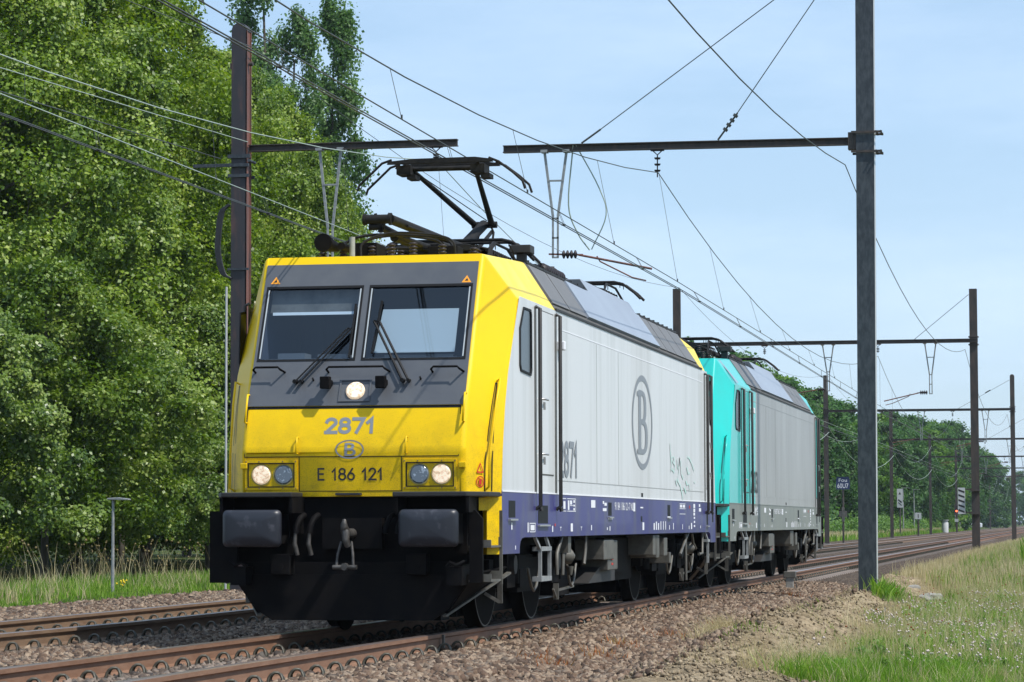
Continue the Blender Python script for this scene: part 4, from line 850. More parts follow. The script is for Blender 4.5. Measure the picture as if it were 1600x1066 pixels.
# hazard triangle and hydrant circle on the cab corner
mbv = MB(); 
def chq(k, z, off=.004): return chamfer_pt(1, k, z, off)
mbv.add([chq(.33, 1.585), chq(.50, 1.585), chq(.50, 1.60), chq(.33, 1.60)], [(0, 1, 2, 3)])
mbv.add([chq(.33, 1.60), chq(.355, 1.60), chq(.425, 1.67), chq(.415, 1.69)], [(0, 1, 2, 3)]); mbv.add([chq(.50, 1.60), chq(.475, 1.60), chq(.415, 1.67), chq(.415, 1.69)], [(0, 1, 2, 3)])
mbv.build('warning_triangle', ['red'], L1, recalc=False)
mbv = MB(); d_ = (chamfer_pt(1, 1, 1.5)-chamfer_pt(1, 0, 1.5)).normalized(); oval(mbv, chq(.42, 1.50, .004), d_, (0, 0, 1), .055, .055, .012, .012, 24)
c_ = chq(.42, 1.50, .0045); mbv.add([c_-d_*.02+Vector((0, 0, -.03)), c_+d_*.02+Vector((0, 0, -.03)), c_+d_*.02+Vector((0, 0, .03)), c_-d_*.02+Vector((0, 0, .03))], [(0, 1, 2, 3)]); mbv.build('hydrant_mark', ['red'], L1, recalc=False)
# old green spray paint tag on the side
mbv = MB(); X = HW+.0055
def stroke(pts, wy, wz):
    global X
    X += .0002
    for (a, b), (c, d) in zip(pts, pts[1:]): mbv.add([(X, a-wy, b-wz), (X, c-wy, d-wz), (X, c+wy, d+wz), (X, a+wy, b+wz)], [(0, 1, 2, 3)])
for pts_ in ([(12.89, 2.2), (12.92, 2.05), (13.0, 1.92), (12.95, 1.8)], [(13.0, 2.0), (13.25, 2.02), (13.3, 1.92), (13.05, 1.84), (13.3, 1.80), (13.45, 1.86)], [(13.6, 1.99), (13.65, 1.85), (13.8, 1.9), (13.85, 2.02), (13.75, 1.8), (13.6, 1.7), (13.9, 1.62), (14.1, 1.5), (14.15, 1.40)], [(14.4, 1.98), (14.7, 2.05), (14.9, 2.03), (15.2, 1.95), (15.4, 1.86)], [(14.5, 1.7), (14.6, 1.64), (14.85, 1.66), (14.9, 1.55)], [(15.4, 1.7), (15.5, 1.68)], [(13.1, 1.96), (13.35, 1.9), (13.2, 1.78)], [(13.95, 1.98), (14.0, 1.8), (14.2, 1.72)], [(14.6, 1.9), (14.75, 1.8), (14.95, 1.82)], [(14.3, 1.6), (14.5, 1.52)], [(13.4, 1.7), (13.55, 1.62)]): stroke(pts_, .03, .011)
mbv.build('spray_paint_tag', ['graffiti'], L1, recalc=False)

# ------------------------------------------------------------------ ground
def rz(y): return max(0.0, 4-y)*.005 if y < 4 else 0.0      # rails rise very slightly towards the viewer
def vnoise(x, y, s, seed=0):
    """cheap value noise on arrays"""
    x = np.asarray(x)/s; y = np.asarray(y)/s; xi = np.floor(x).astype(int); yi = np.floor(y).astype(int); fx = x-xi; fy = y-yi
    fx = fx*fx*(3-2*fx); fy = fy*fy*(3-2*fy)
    def h(a, b):
        n = (a*374761393+b*668265263+seed*1442695041) & 0x7fffffff; n = ((n ^ (n >> 13))*1274126177) & 0x7fffffff; return ((n ^ (n >> 16)) & 0xffff)/65535.0
    return (h(xi, yi)*(1-fx)+h(xi+1, yi)*fx)*(1-fy)+(h(xi, yi+1)*(1-fx)+h(xi+1, yi+1)*fx)*fy
def fbm(x, y, s, o=4, seed=0):
    r = 0; a = .5
    for k in range(o): r = r+a*(vnoise(x, y, s/2**k, seed+k)-.5); a *= .5
    return r
XP = [-400, -60, -14, -9.5, -8.2, -7.6, -5.6, -3.0, -2.1, -1.2, 1.5, 1.9, 2.5, 2.9, 3.4, 3.9, 4.6, 6.0, 9, 60, 400]
ZPn = [-.2, -.2, -.12, -.10, -.12, -.16, -.20, -.20, -.17, -.20, -.20, -.22, -.34, -.31, -.20, -.27, -.40, -.45, -.5, -.5, -.5]
ZPf = [-.2, -.2, -.15, -.14, -.16, -.18, -.20, -.20, -.18, -.20, -.20, -.21, -.26, -.24, -.16, -.08, .02, .12, .15, 0, 0]
def height(x, y):
    x = np.asarray(x, float); y = np.asarray(y, float)
    wob = 0.35*fbm(x, y, 6, 3, 5)*(x > 2.2)
    zn = np.interp(x+wob, XP, ZPn); zf = np.interp(x+wob, XP, ZPf)
    t = np.clip((y-18)/45, 0, 1); z = zn*(1-t)+zf*t
    m = np.exp(-((x-3.55+.012*np.clip(y, 0, 24))/.72)**2)*np.clip(1-(y-34)/12, 0, 1)
    rdg = 1-np.abs(2*vnoise(x+.3*y, y*.55, .55, 12)-1)
    m2 = np.exp(-((x-3.6)/.95)**2)*np.clip(1-(y-30)/14, 0, 1)
    m = m*np.clip((y-1.0)/5, .15, 1)
    z = z+m*(.50*fbm(x, y, 1.3, 5, 2)+.15*fbm(x*1.0, y*.5, .35, 3, 9)+.07)+m2*(.17*(rdg-.5)+.16*fbm(x, y, .18, 4, 17))*np.clip((y+1)/3, .3, 1)
    z = z-.16*np.exp(-((x-3.8)/.8)**2-((y-21)/5.5)**2)
    z = z+np.where((x > 2.9) & (x < 5), .05*fbm(x, y, .22, 4, 33), 0)
    z = z+np.where((x > 3.6) | (x < -8.5), .12*fbm(x, y, 2.5, 4, 7), 0)
    z = z+np.where((x > -8.4) & (x < 2.7), .03*fbm(x, y, .5, 3, 3), 0)
    z = z+np.where((x > -6) & (x < 2), np.maximum(0, 4-y)*.005, 0)
    return z
def gridmesh(name, xs, ys, mt):
    X, Y = np.meshgrid(xs, ys); Z = height(X, Y); n, m_ = X.shape
    V = np.stack([X.ravel(), Y.ravel(), Z.ravel()], 1); i = np.arange(n*m_).reshape(n, m_)
    F = np.stack([i[:-1, :-1].ravel(), i[:-1, 1:].ravel(), i[1:, 1:].ravel(), i[1:, :-1].ravel()], 1)
    return fast(name, V, F, mt, smooth=True)
gm = bpy.data.materials.new('ground_material'); gm.use_nodes = True; t = gm.node_tree; b = t.nodes['Principled BSDF']; b.inputs['Roughness'].default_value = .95; b.inputs['Specular IOR Level'].default_value = .15
L = t.links.new
tcn = nd(t, 'ShaderNodeTexCoord'); sp = nd(t, 'ShaderNodeSeparateXYZ'); L(tcn.outputs['Object'], sp.inputs[0])
def N(scale, detail=6, rough=.6, src=None):
    n = nd(t, 'ShaderNodeTexNoise'); n.inputs['Scale'].default_value = scale; n.inputs['Detail'].default_value = detail; n.inputs['Roughness'].default_value = rough; L(src or tcn.outputs['Object'], n.inputs[0]); return n.outputs[0]
def ramp(src, stops):
    r = nd(t, 'ShaderNodeValToRGB'); e = r.color_ramp.elements; e[0].position, e[0].color = stops[0][0], (*stops[0][1], 1); e[1].position, e[1].color = stops[-1][0], (*stops[-1][1], 1)
    for p_, c in stops[1:-1]: q = e.new(p_); q.color = (*c, 1)
    L(src, r.inputs[0]); return r.outputs[0]
def mth(op, a, b_=None, c=None):
    n = nd(t, 'ShaderNodeMath', operation=op)
    for k, v in enumerate((a, b_, c)):
        if v is None: continue
        if isinstance(v, (int, float)): n.inputs[k].default_value = v
        else: L(v, n.inputs[k])
    return n.outputs[0]
def mixc(f, a, b_):
    n = nd(t, 'ShaderNodeMix', data_type='RGBA'); L(f, n.inputs[0]); L(a, n.inputs[6]); L(b_, n.inputs[7]); return n.outputs[2]
vo = nd(t, 'ShaderNodeTexVoronoi'); vo.inputs['Scale'].default_value = 19; L(tcn.outputs['Object'], vo.inputs['Vector'])
vs_ = nd(t, 'ShaderNodeSeparateColor'); L(vo.outputs['Color'], vs_.inputs[0])
stonec = ramp(vs_.outputs[0], [(0, (.05, .034, .025)), (.35, (.11, .075, .053)), (.65, (.17, .12, .088)), (.85, (.28, .22, .17)), (1, (.10, .085, .07))])
edge = ramp(vo.outputs['Distance'], [(.0, (1, 1, 1)), (.45, (.85, .85, .85)), (.75, (.25, .25, .25))])
ml = nd(t, 'ShaderNodeMix', data_type='RGBA', blend_type='MULTIPLY'); ml.inputs[0].default_value = .8; L(stonec, ml.inputs[6]); L(edge, ml.inputs[7])
mps = nd(t, 'ShaderNodeMapping'); mps.inputs['Scale'].default_value = (.9, 5.0, 2.0); mps.inputs['Rotation'].default_value = (0, 0, .5); L(tcn.outputs['Object'], mps.inputs[0])
streak = N(2.2, 8, .72, mps.outputs[0])
dirt = ramp(mth('ADD', mth('MULTIPLY', N(3, 8, .7), .45), mth('MULTIPLY', streak, .55)), [(.36, (.13, .095, .06)), (.48, (.30, .23, .145)), (.60, (.50, .40, .27))])
grassc = ramp(N(2.2, 8, .7), [(.3, (.03, .05, .012)), (.5, (.06, .085, .02)), (.7, (.14, .13, .05))])
nse = N(1.1, 5)
xw = mth('ADD', sp.outputs[0], mth('MULTIPLY', mth('SUBTRACT', nse, .5), 1.6))
f_dirt = mth('MULTIPLY', mth('SUBTRACT', xw, 2.6), 2.5); f_dirt.node.use_clamp = True
f_gr = mth('MULTIPLY', mth('SUBTRACT', xw, 4.15), 2.0); f_gr.node.use_clamp = True
f_gl = mth('MULTIPLY', mth('SUBTRACT', -8.2, xw), 2.5); f_gl.node.use_clamp = True
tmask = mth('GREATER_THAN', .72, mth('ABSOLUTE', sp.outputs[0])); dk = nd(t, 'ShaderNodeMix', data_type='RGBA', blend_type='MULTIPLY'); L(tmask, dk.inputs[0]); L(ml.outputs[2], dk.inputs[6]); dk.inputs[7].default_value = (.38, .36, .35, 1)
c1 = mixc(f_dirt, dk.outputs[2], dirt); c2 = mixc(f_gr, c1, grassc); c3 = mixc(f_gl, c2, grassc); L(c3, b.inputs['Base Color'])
bn = nd(t, 'ShaderNodeBump'); bn.inputs['Strength'].default_value = 1.0; bn.inputs['Distance'].default_value = .045
L(mth('ADD', mth('MULTIPLY', vo.outputs['Distance'], -1.0), mth('ADD', mth('MULTIPLY', N(14, 8, .7), 1.0), mth('MULTIPLY', streak, 2.2))), bn.inputs['Height']); L(bn.outputs[0], b.inputs['Normal'])
M['ground'] = gm
xs = np.concatenate([[-900, -500, -250, -120, -70, -45, -30, -22, -17, -14, -12, -11, -10], np.arange(-9.4, 2.2, .2), np.arange(2.2, 6.0, .06), np.arange(6, 9, .25), [10, 13, 18, 26, 40, 70, 130, 300, 900]])
ys = np.concatenate([[-80, -50, -35, -22, -14], np.arange(-9, 32, .09), np.arange(32, 62, .35), np.arange(62, 140, 2.0), np.arange(140, 420, 12), [480, 600, 900, 1500, 3000]])
tag(gridmesh('ground', xs, ys, 'ground'), kind='structure')

def stones(name, rects, size, seed, onsl=False):
    r_ = np.random.default_rng(seed); P = []
    for (x0, x1, y0, y1, dens, pw) in rects:
        n = int((x1-x0)*(y1-y0)*dens); u = r_.random(n); y = y0+(y1-y0)*u**pw; x = x0+(x1-x0)*r_.random(n); P.append(np.stack([x, y], 1))
    P = np.concatenate(P); n = len(P)
    keep = np.ones(n, bool)
    for rx in (-4.95, -3.45, -.7535, .7535): keep &= np.abs(P[:, 0]-rx) > .085
    P = P[keep]; n = len(P); z = height(P[:, 0], P[:, 1])
    cube = np.array([(-1,-1,-1),(1,-1,-1),(1,1,-1),(-1,1,-1),(-1,-1,1),(1,-1,1),(1,1,1),(-1,1,1)], float)
    V = cube[None]*(1+.0*r_.random((n, 8, 3)))+r_.uniform(-.55, .55, (n, 8, 3))
    s = size*(r_.uniform(.55, 1.35, (n, 1, 1))); V = V*s*r_.uniform(.6, 1.15, (n, 1, 3))
    a = r_.uniform(0, 6.28, (n, 3)); ca, sa = np.cos(a), np.sin(a)
    for ax in range(3):
        i, j = (ax+1) % 3, (ax+2) % 3; c_, s_ = ca[:, ax, None], sa[:, ax, None]
        vi, vj = V[:, :, i].copy(), V[:, :, j].copy(); V[:, :, i] = vi*c_-vj*s_; V[:, :, j] = vi*s_+vj*c_
    V[:, :, 0] += P[:, None, 0]; V[:, :, 1] += P[:, None, 1]; V[:, :, 2] += (z+r_.uniform(-.002, .022, n))[:, None]
    q = np.array([(0,3,2,1),(4,5,6,7),(0,1,5,4),(1,2,6,5),(2,3,7,6),(3,0,4,7)])
    F = (q[None]+(np.arange(n)*8)[:, None, None]).reshape(-1, 4)
    o = fast(name, V.reshape(-1, 3), F, 'stone', tint=np.repeat(r_.random(n), 6)); return tag(o, kind='stuff')
stones('ballast_stones', [(.85, 3.0, -6, 14, 600, 1.0), (.85, 2.6, 14, 34, 330, 1.15), (2.6, 3.4, -3, 26, 45, 1.0), (-3.35, -.85, -9, 12, 480, 1.0), (-8.1, -5.05, -4, 26, 330, 1.0), (-4.87, -3.53, -3, 12, 200, 1)], .026, 3)

def inner():
    M['stone_inner'] = mat('dark_inner_ballast', (.9, .9, .9), .8, vary=[(.03, .021, .016), (.075, .052, .038), (.12, .086, .064), (.22, .17, .135), (.07, .06, .05)], bump=.3, bscale=60)  # darker stone tones for the bed between the near track's rails
    o = stones('ballast_stones', [(-.67, .67, -8, 3.5, 420, 1.0), (-.67, .67, 3.5, 12, 150, 1.0)], .026, 23); o.data.materials.clear(); o.data.materials.append(M['stone_inner'])
inner()
M['clod'] = mat('dry_earth_clod', (.9, .9, .9), .95, vary=[(.12, .09, .055), (.22, .17, .11), (.34, .27, .18)], bump=.3, bscale=40)
def clods():
    o = stones('earth_clods', [(2.6, 4.8, -3, 26, 150, 1.0)], .011, 19); o.data.materials.clear(); o.data.materials.append(M['clod'])
clods()
# ------------------------------------------------------------------ tracks
def track(x0, label, rusty, ya, yb_, zoff=0.):
    root = thing('railway_track', label, 'railway track', (x0, 0, zoff), 'double track railway')
    prof = [(-.075, 0), (.075, 0), (.075, .012), (.012, .03), (.009, .118), (.036, .132), (.036, .165), (.028, .172), (-.028, .172), (-.036, .165), (-.036, .132), (-.009, .118), (-.012, .03), (-.075, .012)]
    st = [ya, -20, -14, -9, -5, -2, 1, 4, 10, 30, 80, 200, yb_]
    for s in (-1, 1):
        n = len(prof); mb = MB(); vs = []
        for y in st: vs += [(s*.7535+p[0], y, -.172+p[1]+rz(y)) for p in prof]
        for j in range(len(st)-1):
            for i in range(n):
                i2 = (i+1) % n; mb.f.append((j*n+i, j*n+i2, (j+1)*n+i2, (j+1)*n+i)); mb.m.append(1 if 6 <= i <= 8 else 0); mb.sm.append(False)
        mb.v = [Vector(v) for v in vs]; mb.build('rail', [rusty, 'railtop'], root)
    # sleepers and clips: one mesh each, shared by the copies
    sl_ = MB(); sl_.box((-1.25, -.13, -.40), (1.25, .13, -.178)); s0 = sl_.build('sleeper', ['sleeper'], root, bevel=.02)
    def clip(m_, x0_, y0_, z0_, q, sec):
        for dy in (-.028, .03): m_.tube([(x0_+q*(.01+.058*math.cos(R(a_))), y0_+dy+.0004*a_*(1 if dy < 0 else -1), z0_-.168+.078*math.sin(R(a_))) for a_ in sec], .0115, 6)
        m_.box((x0_-q*.05, y0_-.07, z0_-.178), (x0_+q*.06, y0_+.07, z0_-.162))
    c_ = MB(); clip(c_, 0, 0, 0, 1, (0, 25, 50, 75, 105, 130, 155, 180)); c0 = c_.build('rail_clip', ['clip'], root)
    ys_ = [-9+.6*k for k in range(100)]
    for k, y in enumerate(ys_):
        s_ = s0 if k == 0 else s0.copy()
        if k: COL.objects.link(s_); s_.parent = root
        s_.location = (0, y, rz(y))
    k0 = 8 if x0 < -1 else 2
    cl = [(sx, q, y) for y in ys_[k0:k0+25] for sx in (-1, 1) for q in (-1, 1)]
    for k, (sx, q, y) in enumerate(cl):
        s_ = c0 if k == 0 else c0.copy()
        if k: COL.objects.link(s_); s_.parent = root
        s_.location = (sx*.7535+q*.135, y, rz(y)); s_.scale = (q, 1, 1)
    far = MB()
    for k in list(range(0, k0))+list(range(k0+25, 260)):
        y = -9+.6*k
        for sx in (-1, 1):
            for q in (-1, 1):
                if k < 100: clip(far, sx*.7535+q*.135, y, rz(y), q, (0, 45, 90, 135, 180))
                else: far.box((sx*.7535+q*.135-.05, y-.03, -.178), (sx*.7535+q*.135+.05, y+.03, -.10))
    tag(far.build('rail_clip', ['clip'], root), kind='stuff')
    far = MB()
    for k in range(100, 330): far.box((-1.25, -9+.6*k-.13, -.3), (1.25, -9+.6*k+.13, -.185))
    tag(far.build('sleeper', ['sleeper'], root), kind='stuff')
    return root
T1 = track(0, 'near track with rust-red rails and looped clips, under the locomotives', 'rust', -60, 1600)
T2 = track(-4.2, 'far track on the left beside the grass strip, running past the coupled locomotives', 'rust_old', -60, 1600, .012)
jb = MB(); jb.box((.7535+.04, .95, -.14), (.7535+.06, 1.0, .0)); jb.box((.7535-.038, .96, -.004), (.7535+.038, .985, .001)); jb.build('rail_joint', ['midgrey'], T1)

# ------------------------------------------------------------------ catenary
def hprofile(mb, x, y, z0, z1, w_, d_, tf=.022, tw=.014, taper=0):
    """H section, flanges facing -Y and +Y"""
    for s in (-1, 1): mb.box((x-w_/2, y+s*d_/2, z0), (x+w_/2, y+s*(d_/2-tf), z1))
    mb.box((x-tw/2, y-d_/2+tf, z0), (x+tw/2, y+d_/2-tf, z1)); return mb
def mast(name_label, x, y, z0, z1, mt, w_=.3, d_=.3, rounded=False, group='catenary masts', lean=0):
    root = thing('catenary_mast', name_label, 'mast', (x, y, z0), group)
    mb = hprofile(MB(), 0, 0, 0, z1-z0, w_, d_)
    if rounded:
        poly = [(w_/2*math.cos(R(a)), z1-z0+w_/2*math.sin(R(a))) for a in range(0, 181, 20)]; mb.prism(poly, 1, -d_/2, d_/2)
    mb.build('post', [mt], root)
    f = MB(); f.box((-w_*.8, -d_*.8, -.3), (w_*.8, d_*.8, .05)); f.build('foundation', ['concrete'], root)
    root.rotation_euler.y = lean
    return root
def vhanger(root, x, z_top, z_bot, mt='galv', ins=True, arm=None):
    mb = MB(); zc = z_top-.62*(z_top-z_bot) if z_top-z_bot > 1.5 else z_top-.5
    zc = z_top-.72*(z_top-z_bot)*.85
    for s in (-1, 1):
        mb.bar((x+s*.20, 0, z_top), (x+s*.045, 0, zc), .045, .03); mb.bar((x+s*.045, 0, zc), (x+s*.045, 0, z_bot), .035, .03)
    mb.bar((x-.15, 0, z_top-.45*(z_top-zc)), (x+.15, 0, z_top-.45*(z_top-zc)), .04, .03)
    for z in (z_bot, z_bot+.35, z_bot+.7): mb.bar((x-.06, 0, z), (x+.06, 0, z), .03)
    for s in (-1, 1): mb.box((x+s*.2-.06, -.08, z_top-.02), (x+s*.2+.06, .08, z_top+.03))
    v = mb.build('drop_bracket', [mt], root)
    if arm:
        x1, z1, x2, z2 = arm; s = 1 if x1 > x else -1
        mb = MB(); za = z_bot+.06
        mb.bar((x-.12, 0, za), (x+.5*s, 0, za-.02), .03)
        mb.tube([(x+s*.42, 0, za-.02), (x1, 0, z1)], .020, 8); mb.tube([(x+s*.75, 0, za-.05), (x+s*.8, .05, za-.14), (x2, .1, z2), (x2+s*.25, .1, z2-.06)], .013, 6)
        mb.build('steady_arm', ['mastrust'], v)
        mb = MB(); pts = []; rs = []
        for k in range(4):
            for f, r_ in ((0, .025), (.3, .075), (.6, .075), (.9, .025)): pts.append((x+s*(.12+(k+f)*.07), 0, za-.01)); rs.append(r_)
        mb.tube(pts, rs, 12); mb.build('arm_insulator', ['porcelain'], v)
    return v
def stringinsul(root, x, z0, z1):
    mb = MB(); mb.bar((x-.12, 0, z0), (x+.12, 0, z0), .08, .04); mb.tube([(x-.1, 0, z0), (x, 0, z0-.09), (x+.1, 0, z0)], .012, 6)
    mb.tube([(x, 0, z0-.08), (x, 0, z1)], .012, 6)
    for k in range(3):
        z = z0-.14-k*(z0-z1-.16)/3; mb.tube([(x, 0, z), (x, 0, z-.03)], [.06, .045], 12)
    return mb.build('insulator_string', ['porcelain'], root)
MY = [23.5, 78.7, 143.2, 204, 266, 330, 395, 470]
BZ = 7.76
# the two near masts with their cantilever beams
def ml(z): return z+.2
A = mast('tall dark blue-grey steel mast standing on the dirt mound right of the tracks', 3.37, MY[0], -.25, 12.4, 'mastgrey', .31, .30, lean=R(.28))
mb = MB(); x0, x1 = -6.47, -.17
for z in (BZ+.25-.058, BZ+.25+.058): mb.box((x0, -.07, z-.008), (x1, .07, z+.008))
mb.box((x0, -.006, BZ+.25-.05), (x1, .006, BZ+.25+.05)); bA = mb.build('cantilever_beam', ['mastdark'], A)
mb = MB(); 
for z in (.12, -.22): mb.box((-.24, -.19, BZ+.25+z), (.30, -.165, BZ+.25+z+.04)); mb.box((-.24, .165, BZ+.25+z), (.30, .19, BZ+.25+z+.04)); mb.tube([(.2, -.24, BZ+.25+z+.02), (.2, .24, BZ+.25+z+.02)], .02, 6); mb.tube([(.28, -.24, BZ+.25+z+.02), (.28, .24, BZ+.25+z+.02)], .02, 6)
mb.box((-.30, -.1, BZ+.1), (-.16, .1, BZ+.4)); mb.build('beam_clamp', ['mastdark'], A)
mb = MB(); mb.box((.158, -.15, 0), (.163, .15, 12.6)); mb.build('sunlit_edge_strip', ['mastedge'], A)  # sunlight on the post's right side, painted as a pale strip
vhanger(A, -5.52, BZ+.19, 6.05, 'galv', True, (-3.78, 5.82, -4.15, 5.68))
stringinsul(A, -3.68, BZ+.18, 7.45)
for xa, name in ((-5.05, 'long'), (-2.6, 'short')):
    mb = MB(); mb.tube([(xa, 0, BZ+.33), (xa+.35, 0, BZ+.33+.35*(3.5/(-xa)))], .018, 6); mb.tube([(xa+.3, 0, BZ+.33+.30*(3.5/(-xa))), (-.15, 0, 11.6)], .009, 6)
    if xa > -3:
        for k in range(4): mb.tube([(xa+.12+k*.06, 0, BZ+.33+(.12+k*.06)*1.35), (xa+.15+k*.06, 0, BZ+.33+(.15+k*.06)*1.35)], .045, 10)
    mb.build('stay_wire', ['wire'], A)
mb = MB(); mb.tube(sm([(-5.2, 0, BZ+.3), (-5.3, .1, 7.0), (-5.15, .2, 6.5), (-4.95, .3, 6.2)]), .014, 6); mb.tube(sm([(-5.15, 0, BZ+.3), (-4.75, .1, 7.3), (-4.62, .1, 6.8), (-4.9, .2, 6.2)]), .012, 6); mb.build('jumper_cable', ['wire_green'], A)
B = mast('rust-streaked dark mast with rounded top and a cable loop, rising behind the yellow cab', -7.95, MY[0], -.2, 10.1, 'mastpurple', .29, .30, rounded=True)
mb = MB(); mb.box((.125, -.15, 0), (.149, -.12, 10.3)); mb.box((.125, .12, 0), (.149, .15, 10.3)); mb.box((.10, -.12, 0), (.13, .12, 10.3)); mb.build('rusty_side', ['mastrust'], B)
mb = MB(); zb = BZ+.2+.18
for z in (zb-.055, zb+.055): mb.box((.15, -.07, z-.008), (4.05, .07, z+.008))
mb.box((.15, -.006, zb-.047), (4.05, .006, zb+.047)); mb.build('cantilever_beam', ['mastdark'], B)
vhanger(B, 1.68, zb-.06, 5.75); stringinsul(B, 3.65, zb-.06, zb-.36)
mb = MB(); mb.box((-.85, -.22, 7.79), (.2, -.16, 7.85)); mb.box((-.2, -.19, 7.6), (.2, -.16, 7.66)); mb.box((-.2, .16, 7.6), (.2, .19, 7.66)); mb.box((-.2, -.19, 7.95), (.22, -.16, 8.02)); mb.tube([(.2, -.2, 7.9), (.2, .2, 7.9)], .03, 8); mb.box((-.2, -.19, 5.9), (.2, -.16, 5.94)); mb.build('side_bracket', ['mastgrey'], B)
mb = MB()
for k in range(5):
    o_ = k*.02; cpts = [(-.15-o_*.3, -.2, 7.1), (-.27-o_, -.2, 6.95), (-.33-o_, -.2, 6.5), (-.33-o_, -.2, 6.2), (-.24-o_, -.2, 5.85), (-.12, -.2, 5.75)]; mb.tube(sm(cpts), .018, 6)
mb.build('coiled_cable', ['cable'], B)
mb = MB(); mb.tube([(-.22, -.17, 0), (-.22, -.17, 5.6)], .022, 8); mb.build('cable_conduit', ['mastedge'], B)
mb = MB(); mb.box((-.17, -.16, 9.6), (-.15, .16, 9.7)); mb.tube([(.15, 0, 9.7), (.22, 0, 9.7)], .04, 8); mb.build('top_clamp', ['mastdark'], B)
# portal frames further along
portal_lab = ['dark portal beam between the second pair of masts, above the turquoise locomotive', 'dark portal beam between the third pair of masts', 'dark portal beam between the fourth pair of masts']
ordn = ['second', 'third', 'fourth', 'fifth', 'sixth', 'seventh', 'eighth']
for i, y in enumerate(MY[1:]):
    top = 9.55 if i < 2 else 9.7
    rm = mast(f'dark steel mast right of the tracks, {ordn[i]} along the line counted from the viewer', 3.36, y, -.2, top, 'mastdark', .28 if i == 0 else .26, .28, rounded=(i > 0))
    lm = mast(f'dark steel mast left of the tracks, {ordn[i]} along the line counted from the viewer', -7.5, y, -.2, top+.2, 'mastdark', .26, .28)
    if i < 6:
        pf = thing('portal_beam', f'dark horizontal beam carried by the {ordn[i]} pair of masts across both tracks', 'beam', (0, y, 0), 'beams across the tracks')
        mb = MB(); z = BZ-.10 if i == 0 else BZ-.12
        for q in (-.06, .06): mb.box((-7.65, -.23, z+q-.012), (3.52, -.15, z+q+.012))
        mb.box((-7.65, -.2, z-.05), (3.52, -.18, z+.05)); mb.build('beam', ['mastdark'], pf)
        for q in (3.36, -7.5): mb = MB(); mb.box((q-.18, -.20, z-.16), (q+.18, .18, z-.12)); mb.box((q-.18, -.2, z+.12), (q+.18, .18, z+.16)); mb.build('clamp', ['mastdark'], pf)
        if i < 4:
            vhanger(pf, 1.80, z-.07, 5.75, 'galv', True, (.10, 5.50, .4, 5.42)); vhanger(pf, -1.92, z-.07, 5.9, 'galv', True, (-3.6, 5.75, -3.4, 5.6)); stringinsul(pf, -.1, z-.07, z-.4); stringinsul(pf, -4.25, z-.07, z-.4)
        mb = MB(); mb.tube([(3.2, 0, 9.35), (.2 if i else 1.2, 0, z+.06)], .010, 5)
        if i: mb.tube([(1.8, 0, z+.06+(1.6/3.0)*(9.35-z)), (2.1, 0, z+.06+(1.9/3.0)*(9.35-z))], .03, 6)
        mb.build('stay_wire', ['wire'], pf)
# wires: support points in world, parabolic sag in each span
def spans(pts, sag, n=14):
    out = []
    for a, b_ in zip(pts, pts[1:]):
        a, b_ = Vector(a), Vector(b_); s_ = sag*((b_-a).length/55)**2 if sag else 0
        for k in range(n): q = a.lerp(b_, k/n); q.z -= 4*s_*(k/n)*(1-k/n); out.append(q)
    out.append(Vector(pts[-1])); return out
PY = [-33]+MY
def at(poly, y):
    for a, b_ in zip(poly, poly[1:]):
        if a.y <= y <= b_.y: return a.lerp(b_, (y-a.y)/max(1e-6, b_.y-a.y))
    return poly[-1]
def wire(name, label, poly, r, mt='wire', two=0):
    mb = MB()
    if two:
        for d in (-two, two): mb.tube([p+Vector((d, 0, 0)) for p in poly], r, 5)
    else: mb.tube(poly, r, 5)
    o = mb.build(name, [mt], None); tag(o, label, 'wire', 'overhead line wires'); return o
for xt, zm, za, zc, lab, xm, wt in ((0., 7.30, 5.36, 5.17, 'locomotive track', -.26, .0), (-4.2, 7.62, 5.66, 5.43, 'left track', -4.28, 0)):
    z2 = 7.15
    mpts = [(xm if i < 2 else xt-.1, y, zm if i < 2 else z2) for i, y in enumerate(PY)]
    mpts[0] = (xt+.1, PY[0], zm)
    P = spans(mpts, 1.42 if xt == 0 else 1.55)
    mw = wire('messenger_wire', f'upper sagging carrier wire hung from the insulators above the {lab}', P, .0085, 'wire' if xt == 0 else 'wire_green')
    AX = spans([(xt+(.06 if k % 2 else -.1), y, za) for k, y in enumerate(PY)], 0)
    wire('auxiliary_wire', f'middle wire level above the {lab}, between carrier wire and contact wires', AX, .0075, 'wire' if xt == 0 else 'wire_green')
    CX = spans([(xt+(.18 if k % 2 else -.18), y, zc) for k, y in enumerate(PY)], 0)
    wire('contact_wire', f'lowest twin contact wires running above the {lab}', CX, .0075, 'wire', two=.022)
    k = 0; y = -18.4
    while y < 200:
        a = at(P, y); b_ = at(AX, y); b2 = at(CX, y+2.2)
        if a.z-b_.z > .1:
            mb = MB(); mb.tube([a, b_], .0035, 4); mb.tube([b_+Vector((0, 0, .05)), b_], .012, 5); mb.build('dropper', ['wire'], mw)
        a2 = at(AX, y+2.2); mb = MB(); mb.tube([a2, b2], .003, 4); mb.tube([a2+Vector((0, .12, 0)), b2+Vector((0, .12, 0))], .003, 4); mb.tube([b2+Vector((-.03, 0, .0)), b2+Vector((.03, 0, .0))], .012, 5); mb.build('dropper', ['wire'], mw)
        y += 7.0
P = spans([(3.05, PY[0], 7.4)]+[(3.05, y, 7.35) for y in MY[:5]], 1.1)
wire('feeder_wire', 'single sagging feeder wire passing beside the right hand masts', P, .009)
P = spans([(-7.6, -33, 9.75)]+[(-7.7 if i == 0 else -7.4, y, 9.8) for i, y in enumerate(MY[:5])], .9)
wire('earth_wire', 'thin wire strung along the tops of the left hand masts', P, .007)
P = [Vector((-7.8, -33, 5.9)), Vector((-7.8, 11.1, 7.5)), Vector((-7.8, 23.4, 8.05))]
